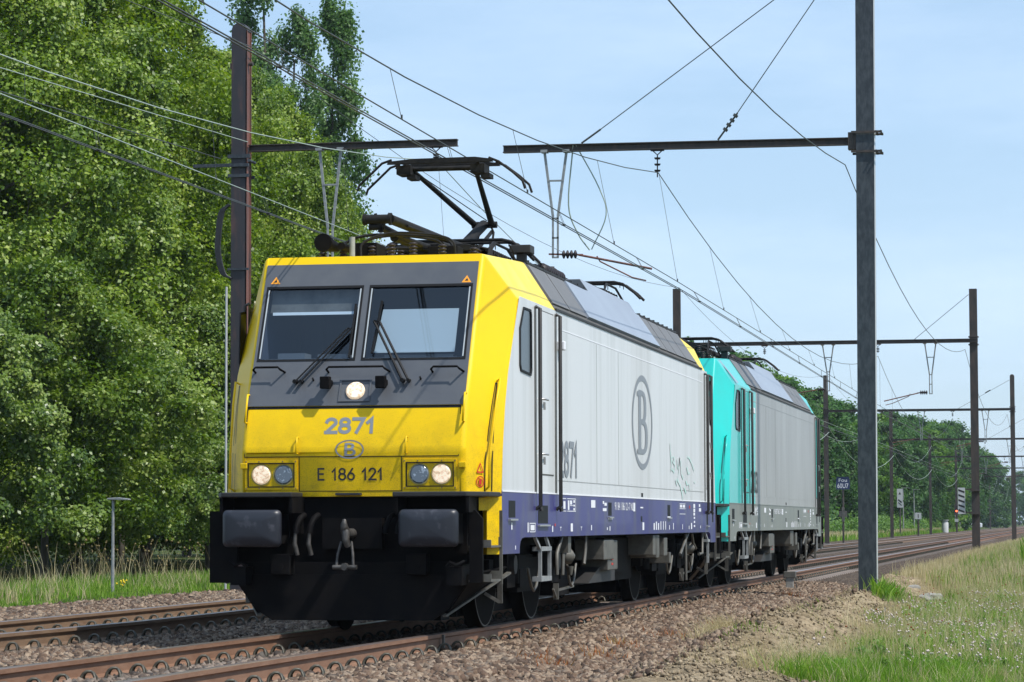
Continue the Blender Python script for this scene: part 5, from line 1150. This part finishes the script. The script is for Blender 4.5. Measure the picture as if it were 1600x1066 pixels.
wire('anchor_wire', 'thin wire climbing from the left edge to the beam of the rounded mast', P, .008, 'wire_green')
P = [Vector((-8.4, -33, 5.75)), Vector((-8.3, 12.4, 7.37)), Vector((-8.3, 23.35, 7.75))]
wire('anchor_wire', 'thin wire ending at the short side bracket of the rounded mast', P, .009)
# hanging light coloured cables on the left masts further away
for k, (y0, y1, sg) in enumerate(((78.9, 143, 1.9), (143.2, 204, 1.6), (204, 266, 1.5), (266, 330, 1.4))):
    P = spans([(-7.3, y0, 6.6), (-7.3, y1, 6.4)], sg/((y1-y0)/55)**2, 20)
    wire('hanging_cable', f'pale slack cable drooping between left masts {["second and third", "third and fourth", "fourth and fifth", "fifth and sixth"][k]}', P, .016, 'wire_green')

# ------------------------------------------------------------------ vegetation
def leaf_cloud(centres, radii, per, size, seed, tint_spread=.5, squash=.75, elong=1.0, droop=.0):
    """many small folded leaves spread in clumps; returns V, F, tint"""
    r_ = np.random.default_rng(seed); C = np.repeat(np.asarray(centres, float), per, 0); RR = np.repeat(np.asarray(radii, float), per)
    n = len(C); d = r_.normal(size=(n, 3)); d /= np.linalg.norm(d, axis=1)[:, None]
    rad = RR*(r_.random(n)**.55)*(1+.18*r_.normal(size=n))
    P = C+d*rad[:, None]*np.array([1, 1, squash])
    # branching texture: pull leaves into sprays
    nrm = d*.6+r_.normal(size=(n, 3))*.55+np.array([.25, -.2, .55]); nrm /= np.linalg.norm(nrm, axis=1)[:, None]
    t = np.cross(nrm, r_.normal(size=(n, 3))); t /= np.linalg.norm(t, axis=1)[:, None]; b_ = np.cross(nrm, t)
    s = size*r_.uniform(.65, 1.3, n)[:, None]
    a = P-t*s*.5*elong; c = P+t*s*.5*elong; l = P+b_*s*.36+nrm*s*.10; m = P-b_*s*.36+nrm*s*.10
    V = np.stack([a, l, c, m], 1).reshape(-1, 3); F = np.arange(n*4).reshape(-1, 4)
    tc_ = np.repeat(r_.random(len(centres)), per)
    tint = np.clip(.5+(tc_-.5)*tint_spread+r_.normal(size=n)*.17, 0, 1)
    return V, F, tint
def limbs(mb, h, r, seed, n=14, spread=.7, z0=.25):
    rd = random.Random(seed); pts = []; x = y = 0
    for k in range(7): pts.append((x, y, h*.92*k/6)); x += rd.uniform(-.18, .18)*h*.03; y += rd.uniform(-.18, .18)*h*.03
    mb.tube(pts, [r*(1-.13*k) for k in range(7)], 9)
    for k in range(n):
        f = z0+(.88-z0)*k/n; i = min(5, int(f*6)); p = Vector(pts[i]).lerp(Vector(pts[i+1]), f*6-i); a = k*2.4+rd.random(); L_ = spread*(1.25-f)*h*.33
        q1 = p+Vector((math.cos(a)*L_*.5, math.sin(a)*L_*.5, L_*.28)); q2 = p+Vector((math.cos(a+.2)*L_, math.sin(a+.2)*L_, L_*.75))
        mb.tube([p, q1, q2], [r*.38*(1-f*.6), r*.24*(1-f*.6), r*.07], 6)
        mb.tube([q1, q1.lerp(q2, .6)+Vector((rd.uniform(-.5, .5), rd.uniform(-.5, .5), L_*.3))], [r*.16*(1-f*.6), r*.04], 5)
def make_tree(name, label, cat, group, h, rad, prof, nclump, per, leaf, leafm, seed, zlo=.05, rc=(.55, 1.15), squash=.75, trunk=.2, spread=.5, elong=1.0, nl=14):
    r_ = np.random.default_rng(seed); root = thing(name, label, cat, (0, 0, 0), group)
    cs = []; rs = []
    for k in range(nclump):
        u = zlo+(1-zlo)*r_.random()**.95; R_ = rad*float(np.interp(u, [p[0] for p in prof], [p[1] for p in prof])); a = r_.uniform(0, 2*math.pi)
        rad_k = R_*(1-.50*r_.random()**1.8)*(1+.15*math.sin(3*a+seed+u*9)+.10*math.sin(7*a+u*23+seed)); c_ = r_.uniform(*rc)*(.75+.35*R_/rad)
        cs.append((math.cos(a)*rad_k, math.sin(a)*rad_k, u*h)); rs.append(c_)
    V, F, tint = leaf_cloud(cs, rs, per, leaf, seed+1, spread, squash, elong)
    fast('crown', V, F, leafm, root, tint)
    mb = MB(); limbs(mb, h, trunk, seed, nl, .7*rad/(h*.30)); mb.build('trunk', ['bark'], root)
    return root
PR_BROAD = [(0, .62), (.12, .85), (.3, 1.0), (.55, .98), (.75, .80), (.9, .5), (1, .12)]
PR_BUSH = [(0, .85), (.25, 1.0), (.55, .92), (.8, .62), (1, .15)]
PR_POP = [(0, .5), (.12, .95), (.35, 1.1), (.6, .95), (.8, .75), (.93, .6), (1, .3)]
HG = 'trees beside the left track'; 
big = [make_tree('maple_tree', 'x', 'tree', HG, 14.6, 4.1, PR_BROAD, 620, 440, .100, 'leaf', 100+i*7, zlo=.05, rc=(.22, .80), squash=.85) for i in range(3)]
bush = [make_tree('hedge_shrub', 'x', 'shrub', 'shrubs below the trees', 6.2, 2.7, PR_BUSH, 260, 420, .090, 'leaf_shrub', 300+i*5, zlo=.20, rc=(.16, .58), trunk=.09, nl=10) for i in range(2)]
pop = make_tree('poplar_tree', 'x', 'tree', 'tall poplars', 27, 1.75, PR_POP, 105, 420, .20, 'leaf_poplar', 500, zlo=.08, rc=(.35, .95), squash=1.5, trunk=.25)
far_ = [make_tree('woodland_tree', 'x', 'tree', 'trees along the line in the distance', 14, 4.6, PR_BROAD, 200, 150, .34, 'leaf_far' if i else 'leaf_dark', 700+i*3, zlo=.03, rc=(.5, 1.3), trunk=.22) for i in range(2)]
def place(protos, used, idx, x, y, z, s, rot, label, sz=None):
    p = protos[idx]
    if idx not in used: o = p; used.add(idx)
    else: o = copy_tree(p)
    o.location = (x, y, z); o.rotation_euler = (0, 0, rot); o.scale = (s, s, sz or s); o['label'] = label; return o
ub, us, uf, up_ = set(), set(), set(), set()
bigs = [(-19.5, 40, 1.15, 1.15, 'leafy maple at the far left edge of the picture, reaching past the top'),
        (-19.5, 47, 1.12, 1.2, 'tall leafy maple second from the left edge, above the shorter shrubs'),
        (-19.7, 53.5, 1.05, 1.16, 'broad leafy maple rising above the short lamp post'),
        (-19.5, 60, .98, 1.10, 'leafy maple whose top shows left of the rounded mast'),
        (-19.6, 66.5, .84, 1.08, 'last leafy maple of the front row, right of the rounded mast under the cantilever beam'),
        (-26, 57, 1.2, 1.25, 'back row maple filling the gap at the left edge'),
        (-26, 68, 1.1, 1.2, 'back row maple behind the lamp post'),
        (-26.5, 79, .95, 1.1, 'back row maple directly left of the rounded mast'),
        (-25.5, 86, .62, .90, 'back row maple at the foot of the poplars')]
for k, (x, y, s, sz, lab) in enumerate(bigs): place(big, ub, k % 3, x, y, -.3, s, k*1.9, lab, sz)
bs = [(-15.4, 27.5, 1.0), (-15.2, 33, 1.12), (-15.3, 38.5, .95), (-15.0, 44.5, 1.1), (-15.2, 50.5, .9), (-15.2, 57, 1.05), (-15.5, 64, .9)]
bl = ['shrub at the left edge, overhanging the grass', 'big rounded shrub left of the short lamp post', 'shrub directly behind the short lamp post', 'bright shrub between the lamp post and the locomotive', 'low shrub mostly behind the locomotive front corner', 'shrub hidden behind the cab front', 'last shrub of the row behind the locomotive']
for k, (x, y, s) in enumerate(bs): place(bush, us, k % 2, x, y, -.25, s, k*2.3, bl[k])
for k, (x, y, s, lab) in enumerate(((-32.0, 108, 1.08, 'slender tall poplar just right of the rounded mast top'), (-30.5, 106, .84, 'shortest slender poplar, between the two tall ones'), (-28.7, 110, 1.0, 'poplar furthest right in the tall group, against the open sky'), (-29.9, 107, .96, 'tall poplar second from the right of the group'))):
    place([pop], up_, 0, x, y, -.3, s*.86, k*1.3, lab, s)
import itertools
fl = [(-22, 186, 1.05), (-19, 198, 1.0), (-20.5, 210, 1.08), (-17.5, 220, .95), (-20, 232, 1.05), (-15.6, 240, .85), (-18, 252, 1.0), (-14.5, 262, .80), (-17, 274, .98), (-13.5, 288, .85), (-16, 300, .98), (-12.5, 316, .85), (-15.5, 330, 1.05), (-12.0, 346, .95), (-14.5, 364, 1.1), (-12.0, 384, 1.05), (-14.0, 404, 1.15), (-12, 430, 1.2), (-27, 215, 1.1), (-25, 245, 1.1), (-24, 280, 1.05), (-23, 320, 1.15)]
od = ['first', 'second', 'third', 'fourth', 'fifth', 'sixth', 'seventh', 'eighth', 'ninth', 'tenth', 'eleventh', 'twelfth', 'thirteenth', 'fourteenth', 'fifteenth', 'sixteenth', 'seventeenth', 'eighteenth', 'nineteenth', 'twentieth', 'twenty first', 'twenty second']
for k, (x, y, s) in enumerate(fl): place(far_, uf, (k*3+k//3) % 2, x, y, -.3, s, k*2.1, f'woodland tree beyond the turquoise locomotive, {od[k]} from the front of the line')
fb = [(-10.5, 560, 1.05), (-14, 640, 1.25), (4, 820, 1.15), (-4, 860, 1.25), (11, 930, 1.1), (-22, 700, 1.5), (19, 1010, 1.15), (28, 1050, 1.1), (-12, 960, 1.3)]
for k, (x, y, s) in enumerate(fb): place(far_, uf, k % 2, x, y, -.5, s, k*1.7, f'hazy distant tree where the tracks vanish, {od[k]} of its group')
# low undergrowth at the foot of the distant wood
V = []; 
r_ = np.random.default_rng(5); cs = [(-10.8+r_.normal()*.7-(y-180)*.0, y, .2+r_.random()*.9) for y in np.linspace(150, 400, 110)]
v_, f_, t_ = leaf_cloud(cs, [r_.uniform(.6, 1.5) for _ in cs], 170, .22, 8)
tag(fast('undergrowth', v_, f_, 'leaf_far', None, t_), kind='stuff')
def blades(name, P, hgt, wid, mt, seed, bend=.35, heads=None):
    r_ = np.random.default_rng(seed); n = len(P); z = height(P[:, 0], P[:, 1])-.02; h = hgt*r_.uniform(.5, 1.25, n)*np.ones(n)
    a = r_.uniform(0, 2*np.pi, n); dx, dy = np.cos(a), np.sin(a); l = r_.uniform(.1, 1, n)*bend*h; w_ = wid*r_.uniform(.6, 1.3, n)
    fa = r_.uniform(0, 2*np.pi, n); wx, wy = np.cos(fa)*w_/2, np.sin(fa)*w_/2
    base = np.stack([P[:, 0], P[:, 1], z], 1); mid = base+np.stack([dx*l*.35, dy*l*.35, h*.55], 1); tip = base+np.stack([dx*l, dy*l, h*.98], 1)
    W = np.stack([wx, wy, 0*wx], 1)
    V = np.stack([base-W, base+W, mid+W*.8, mid-W*.8, tip+W*.12, tip-W*.12], 1).reshape(-1, 3); i = np.arange(n)*6
    F = np.concatenate([np.stack([i, i+1, i+2, i+3], 1), np.stack([i+3, i+2, i+4, i+5], 1)]); tint = np.tile(np.clip(r_.random(n)*.8+.2*vnoise(P[:, 0], P[:, 1], 1.0, 3), 0, 1), 2)
    return tag(fast(name, V, F, mt, None, tint), kind='stuff'), tip
def pts(x0, x1, y0, y1, n, seed, pw=1.0, patch=None, thr=.5, ps=1.2):
    r_ = np.random.default_rng(seed); P = np.stack([r_.uniform(x0, x1, n), y0+(y1-y0)*r_.random(n)**pw], 1)
    if patch is not None: P = P[vnoise(P[:, 0], P[:, 1], ps, patch)*.7+vnoise(P[:, 0], P[:, 1], ps*.3, patch+1)*.3 > thr]
    return P
# right bank
def edge_keep(P, x0, s=.5, seed=21): return P[P[:, 0]+s*2*(vnoise(P[:, 0]*0, P[:, 1], 1.6, seed)-.5) > x0]
def tufts(P, n, r, seed):
    r_ = np.random.default_rng(seed); Q = np.repeat(P, n, 0); return Q+r_.normal(size=Q.shape)*r*np.repeat(r_.uniform(.4, 1.5, len(P)), n)[:, None]
def hv(Q, lo, hi, s_, seed): return lo+(hi-lo)*np.clip(vnoise(Q[:, 0], Q[:, 1], s_, seed)*1.3-.15, 0, 1)
G1 = edge_keep(pts(4.2, 7.8, -1.5, 30, 4200, 31, 1.1), 4.75, .6); G1 = tufts(G1, 22, .055, 5); blades('green_grass', G1, hv(G1, .09, .27, .6, 81), .0075, 'grass', 1, .9)
G1 = edge_keep(pts(4.2, 7.8, -1.5, 30, 30000, 231, 1.1), 4.85, .6); blades('green_grass', G1, .10, .008, 'grass', 21, .8)
G2 = tufts(edge_keep(pts(3.9, 7.6, -1.5, 30, 2600, 32, 1.1, patch=40, thr=.45, ps=.9), 4.45, .6), 16, .06, 6); _, tip = blades('dry_grass', G2, hv(G2, .14, .34, .5, 82), .005, 'straw', 2, .8)
G2b = edge_keep(pts(4.6, 7.6, 4, 30, 4500, 132, 1.1, patch=140, thr=.5, ps=1.5), 4.9, .6); blades('tall_dry_grass', G2b, .45, .005, 'straw', 22, .4)
G3 = pts(4.0, 7.5, 30, 90, 26000, 33, 1.0, patch=143, thr=.45); blades('green_grass', G3, .30, .018, 'grass', 3)
G4 = pts(3.3, 7.0, 28, 90, 26000, 34, 1.0, patch=43, thr=.36); blades('dry_grass', G4, .36, .013, 'straw', 4)
G5 = pts(2.5, 4.8, -1, 30, 12000, 35, 1.0, patch=44, thr=.60, ps=.9); blades('dry_grass', G5, .12, .005, 'straw', 5, .9)
G5b = pts(2.6, 4.8, 2, 34, 7000, 135, 1.0, patch=144, thr=.66, ps=.7); blades('green_grass', G5b, .10, .009, 'grass', 25, .9)
G6 = pts(2.5, 3.1, 6.0, 8.5, 1800, 36, 1.0, patch=45, thr=.42, ps=.8); blades('dry_grass', G6, .26, .006, 'straw', 6, 1.2)
G7 = pts(5.6, 7.4, 44, 85, 9000, 37); blades('green_grass', G7, .7, .03, 'grass', 7)
G8 = pts(5.2, 7.3, 90, 220, 5000, 38); blades('green_grass', G8, .6, .06, 'grass', 8)
G9 = pts(2.7, 4.0, 40, 160, 9000, 39, 1.3, patch=46, thr=.35); blades('dry_grass', G9, .25, .02, 'straw', 9)
# red-brown weeds on the ballast
for k, (x, y) in enumerate(((2.05, -.2), (2.25, 1.8), (2.2, 6.8), (2.4, 11), (2.0, 24), (2.45, 17), (2.1, 4))):
    P = np.stack([rng.normal(x, .13, 90), rng.normal(y, .3, 90)], 1); blades('red_brown_weed', P, .12, .014, 'weed_red', 60+k, .6)
# yellow-green plant at the mast foot
P = np.stack([rng.normal(3.75, .14, 420), rng.normal(23.2, .25, 420)], 1); o_, _ = blades('mast_foot_plant', P, .30, .03, 'grass', 71, .9)
# pale seed heads among the right hand grass
def heads(name, tips, size, mt, seed):
    r_ = np.random.default_rng(seed); n = len(tips); q = np.array([(1,0,0),(0,1,0),(-1,0,0),(0,-1,0),(0,0,1),(0,0,-1)], float)*size
    V = (tips[:, None]+q[None]*r_.uniform(.6, 1.4, (n, 1, 1))).reshape(-1, 3); f = np.array([(0,1,4),(1,2,4),(2,3,4),(3,0,4),(1,0,5),(2,1,5),(3,2,5),(0,3,5)]); F = (f[None]+(np.arange(n)*6)[:, None, None]).reshape(-1, 3)
    return tag(fast(name, V, F, mt), kind='stuff')
hp = edge_keep(pts(4.1, 7.2, 1, 26, 3200, 51, 1.0, patch=52, thr=.55), 4.5); hz = height(hp[:, 0], hp[:, 1])+rng.uniform(.10, .26, len(hp)); heads('white_flower_heads', np.concatenate([hp, hz[:, None]], 1), .013, 'flower_white', 4)
# left verge
H1 = pts(-11.5, -8.3, 6, 70, 34000, 61, 1.0); blades('green_grass', H1, hv(H1, .06, .24, 1.1, 91), .014, 'grass', 11, .8); H1b = tufts(pts(-11.8, -8.6, 6, 70, 900, 161, 1.0, patch=162, thr=.45, ps=1.5), 14, .08, 62); blades('dry_grass', H1b, hv(H1b, .18, .5, .9, 92), .009, 'straw', 31, .7)
H2 = pts(-13.0, -9.9, 14, 70, 3400, 62, 1.0, patch=63, thr=.50, ps=2.4); _, tip = blades('tall_dry_grass', H2[::2], .78, .010, 'straw', 12, .6)
H3 = pts(-12.4, -9.6, 12, 70, 15000, 64, 1.0); blades('green_grass', H3, .26, .016, 'grass', 13)
H4 = pts(-12.5, -9.0, 75, 420, 26000, 65, 1.2); blades('dry_grass', H4, .55, .06, 'straw', 14)
H5 = pts(-12.5, -8.6, 75, 420, 26000, 66, 1.2); blades('green_grass', H5, .40, .07, 'grass', 15)
heads('dry_seed_heads', tip[::2], .022, 'straw', 7)
yp = np.stack([rng.normal(-9.4, .05, 12), rng.normal(21.2, .15, 12)], 1); heads('yellow_flower_heads', np.concatenate([yp, (height(yp[:, 0], yp[:, 1])+rng.uniform(.12, .22, 12))[:, None]], 1), .017, 'flower_yellow', 9)
wp = edge_keep(pts(4.4, 7.4, 0, 26, 420, 301, 1.0, patch=302, thr=.45), 4.8, .6); wz = height(wp[:, 0], wp[:, 1]); r_ = np.random.default_rng(303)
v_, f_, t_ = leaf_cloud([(a, b_, c+.07+.10*r_.random()) for (a, b_), c in zip(wp, wz)], [r_.uniform(.05, .13) for _ in wp], 34, .045, 304)
tag(fast('leafy_weeds', v_, f_, 'leaf_far', None, t_), kind='stuff')
sp_ = edge_keep(pts(4.2, 7.4, 2, 30, 1500, 311, 1.0, patch=312, thr=.5), 4.6, .6); o_, tip2 = blades('brown_stalks', sp_, .50, .006, 'straw', 313, .35); heads('brown_seed_heads', tip2[::4], .009, 'weed_red', 314)
# pale rocks / rags on the right bank
for k, (x, y, s) in enumerate(((4.35, 26, .16), (4.9, 29, .12), (5.3, 30, .11), (4.7, 20.5, .09), (3.95, 27.5, .08))):
    bm = bmesh.new(); bmesh.ops.create_icosphere(bm, subdivisions=3, radius=s)
    for v in bm.verts: v.co = Vector((v.co.x*1.6, v.co.y*1.1, v.co.z*.7))*(1+.35*noise.noise(v.co*9+Vector((k, 0, 0))))
    me = bpy.data.meshes.new('pale_rock'); bm.to_mesh(me); bm.free(); me.materials.append(M['concrete']); o = bpy.data.objects.new('pale_rock', me); COL.objects.link(o); o.location = (x, y, float(height(x, y))+.05)
    tag(o, ['largest pale rock lying right of the grey mast foot', 'pale rock second from the grey mast, on the dry bank', 'pale rock furthest right on the dry bank', 'small pale rock among the flowering grass', 'smallest pale rock next to the grey mast foot'][k], 'rock', 'pale rocks on the right bank')

# ------------------------------------------------------------------ lineside objects
def lamp_post(x, y, h, label, s=1.0):
    r_ = thing('lamp_post', label, 'lamp post', (x, y, float(height(x, y))), 'short lamp posts'); mb = MB(); mb.tube([(0, 0, -.1), (0, 0, h*.45), (0, 0, h)], [.030*s, .027*s, .022*s], 10); mb.build('pole', ['galv'], r_)
    mb = MB(); mb.prism([(-.09*s, h), (.30*s, h-.01), (.30*s, h+.015), (.10*s, h+.04), (-.09*s, h+.03)], 1, -.07*s, .07*s); mb.build('lamp_head', ['galv'], r_, bevel=.008); return r_
lamp_post(-9.47, 20.9, 1.62, 'short grey lamp post in the tall grass left of the locomotives')
for k, (x, y, h) in enumerate(((-10.0, 262, 4.6), (-10.2, 285, 4.7), (-9.4, 372, 4.6), (-9.0, 378, 4.6))): lamp_post(x, y, h, ['distant lamp post between the third and fourth left masts, left one', 'distant lamp post right beside a far left mast', 'very distant lamp post, left one of the close pair', 'very distant lamp post, right one of the close pair'][k], 2.2)
# cable marker box by the ballast
r_ = thing('cable_marker_post', 'small concrete post with a grey box standing in the ballast by the near rail', 'marker post', (1.55, 28.2, -.3))
mb = MB(); mb.box((-.07, -.07, -.1), (.07, .07, .36)); mb.build('post', ['concrete'], r_, bevel=.01); mb = MB(); mb.box((-.11, -.09, .34), (.12, .09, .46)); mb.build('box', ['midgrey'], r_, bevel=.01)
mb = MB(); mb.tube([(.12, -.08, .25), (.16, -.1, .1), (.3, -.15, .0), (.6, -.3, -.02)], .012, 6); mb.build('cable', ['cable'], r_)
# dark blue name board on a post
gx, gy = -6.6, 144.0
r_ = thing('trackside_sign', 'dark blue two line board on a tall dark post left of the grey mast', 'sign', (gx, gy, -.25)); r_.scale = (1.15, 1.15, 1.15); mb = MB(); mb.tube([(0, 0, 0), (0, 0, 3.45)], .05, 8); mb.build('pole', ['mastdark'], r_)
mb = MB(); mb.prism([(-.33, 2.85), (.33, 2.85), (.36, 3.0), (.34, 3.42), (.28, 3.5), (-.28, 3.5), (-.34, 3.42), (-.36, 3.0)], 1, -.06, -.03); bd = mb.build('board', ['signblue'], r_)
lettering('board_lettering', 'Fou', 'letter_white', (0, -.064, 3.33), (1, 0, 0), (0, 0, 1), .42, .18, r_); lettering('board_lettering', '60U7', 'letter_white', (0, -.064, 3.04), (1, 0, 0), (0, 0, 1), .56, .24, r_)
mb = MB(); mb.box((-.2, -.08, 1.45), (.2, -.04, 1.75)); mb.box((-.07, -.1, 1.2), (.07, -.02, 1.95)); mb.build('lower_plate', ['midgrey'], r_)
# small plates and posts
r_ = thing('warning_board', 'narrow white board with black marks beside the third left mast', 'sign', (-8.7, 235.0, -.2)); r_.scale = (1.3, 1.3, 1.3); mb = MB(); mb.tube([(0, 0, 0), (0, 0, 3.3)], .05, 8); mb.build('pole', ['mastdark'], r_); mb = MB(); mb.box((-.2, -.05, 2.0), (.2, -.02, 3.3)); mb.build('board', ['signwhite'], r_)
mb = MB(); mb.add([(-.1, -.053, 2.9), (.08, -.053, 2.9), (.0, -.053, 3.1)], [(0, 1, 2)]); mb.bar((-.12, -.053, 2.55), (.12, -.053, 2.35), .1, .006, up=(0, 1, 0)); mb.bar((-.12, -.053, 2.35), (.12, -.053, 2.15), .06, .006, up=(0, 1, 0)); mb.build('board_marks', ['letter_black'], r_)
r_ = thing('kilometre_post', 'short dark post with a small white plate left of the tracks', 'marker post', (-7.4, 241, -.2)); r_.scale = (1.3, 1.3, 1.3); mb = MB(); mb.tube([(0, 0, 0), (0, 0, 1.7)], .07, 8); mb.build('pole', ['mastdark'], r_); mb = MB(); mb.box((-.22, -.09, 1.2), (.22, -.07, 1.65)); mb.build('plate', ['signwhite'], r_); mb = MB(); mb.box((-.03, -.095, 1.28), (.03, -.091, 1.55)); mb.build('plate_mark', ['letter_black'], r_)
r_ = thing('equipment_cabinet', 'small round topped white cabinet in the grass far down the left side', 'cabinet', (-8.4, 318, -.2)); r_.scale = (1.3, 1.3, 1.3); mb = MB(); mb.tube([(0, 0, 0), (0, 0, .9), (0, 0, 1.15)], [.32, .32, .2], 14); mb.build('housing', ['signwhite'], r_); mb = MB(); mb.tube([(0, 0, 1.12), (0, 0, 1.2)], .38, 14); mb.build('lid', ['galv'], r_)
# signal with its striped board
r_ = thing('railway_signal', 'railway signal showing a red light, left of the distant dark mast', 'signal', (-7.1, 320, -.2))
mb = MB(); mb.tube([(0, 0, 0), (0, 0, 2.2)], .07, 8); mb.build('pole', ['mastdark'], r_); mb = MB(); mb.prism([(-.25, 2.1), (.25, 2.1), (.28, 2.3), (.28, 3.2), (.2, 3.4), (-.2, 3.4), (-.28, 3.2), (-.28, 2.3)], 1, -.1, .1); hd = mb.build('signal_head', ['mastdark'], r_)
mb = MB(); mb.tube([(0, -.1, 2.58), (0, -.14, 2.58)], .10, 16); mb.build('red_lamp', ['redlamp'], hd); 
for z in (2.9, 3.15): mb = MB(); mb.tube([(0, -.1, z), (0, -.13, z)], .07, 14); mb.build('dark_lamp', ['rubber'], hd)
mb = MB(); mb.box((-.22, -.1, 1.3), (.22, -.07, 1.65)); mb.build('number_plate', ['signwhite'], r_)
r_ = thing('striped_board', 'white board with black diagonal stripes bracketed to the second right hand mast', 'sign', (2.86, 78.55, 0))
mb = MB(); mb.box((-.13, -.03, 1.38), (.13, 0, 2.33)); mb.build('board', ['signwhite'], r_)
for k in range(5):
    z = 1.45+k*.18; mb = MB(); mb.add([(-.11, -.033, z+.11), (-.11, -.033, z+.04), (.11, -.033, z-.04), (.11, -.033, z+.03)], [(0, 1, 2, 3)]); mb.build('stripe', ['letter_black'], r_, recalc=False)
mb = MB(); mb.bar((.1, .02, 2.27), (.55, .02, 2.27), .05); mb.bar((.1, .02, 1.42), (.55, .02, 1.42), .05); mb.box((.35, -.2, 2.2), (.66, .16, 2.3)); mb.box((.35, -.2, 1.36), (.66, .16, 1.46)); mb.build('bracket', ['mastdark'], r_)
# parked white van far away
r_ = thing('parked_van', 'white van parked in the far grass behind the signal', 'van', (-9.6, 423, -.1))
mb = MB(); mb.prism([(-2.2, .35), (2.2, .35), (2.2, .95), (1.5, 1.15), (1.0, 1.8), (-2.2, 1.85)], 1, -.85, .85); mb.build('body', ['vanwhite'], r_, bevel=.08)
for q in (-1.4, 1.4): mb = MB(); mb.tube([(q, -.88, .35), (q, .88, .35)], .33, 16); mb.build('wheel', ['rubber'], r_)
mb = MB(); mb.box((-1.8, -.86, 1.15), (1.0, -.855, 1.6)); mb.build('window', ['carglass'], r_)

# ------------------------------------------------------------------ summer haze over the whole line
hz_ = bpy.data.materials.new('haze'); hz_.use_nodes = True; t = hz_.node_tree; t.nodes.clear()
pv = nd(t, 'ShaderNodeVolumePrincipled'); pv.inputs['Color'].default_value = (.80, .90, 1.0, 1); pv.inputs['Density'].default_value = .00012; pv.inputs['Anisotropy'].default_value = .2
ho_ = nd(t, 'ShaderNodeOutputMaterial'); t.links.new(pv.outputs[0], ho_.inputs['Volume']); M['haze'] = hz_
mb = MB(); mb.box((-1000, -100, -4), (1000, 3100, 45)); tag(mb.build('haze', ['haze'], None), kind='stuff')
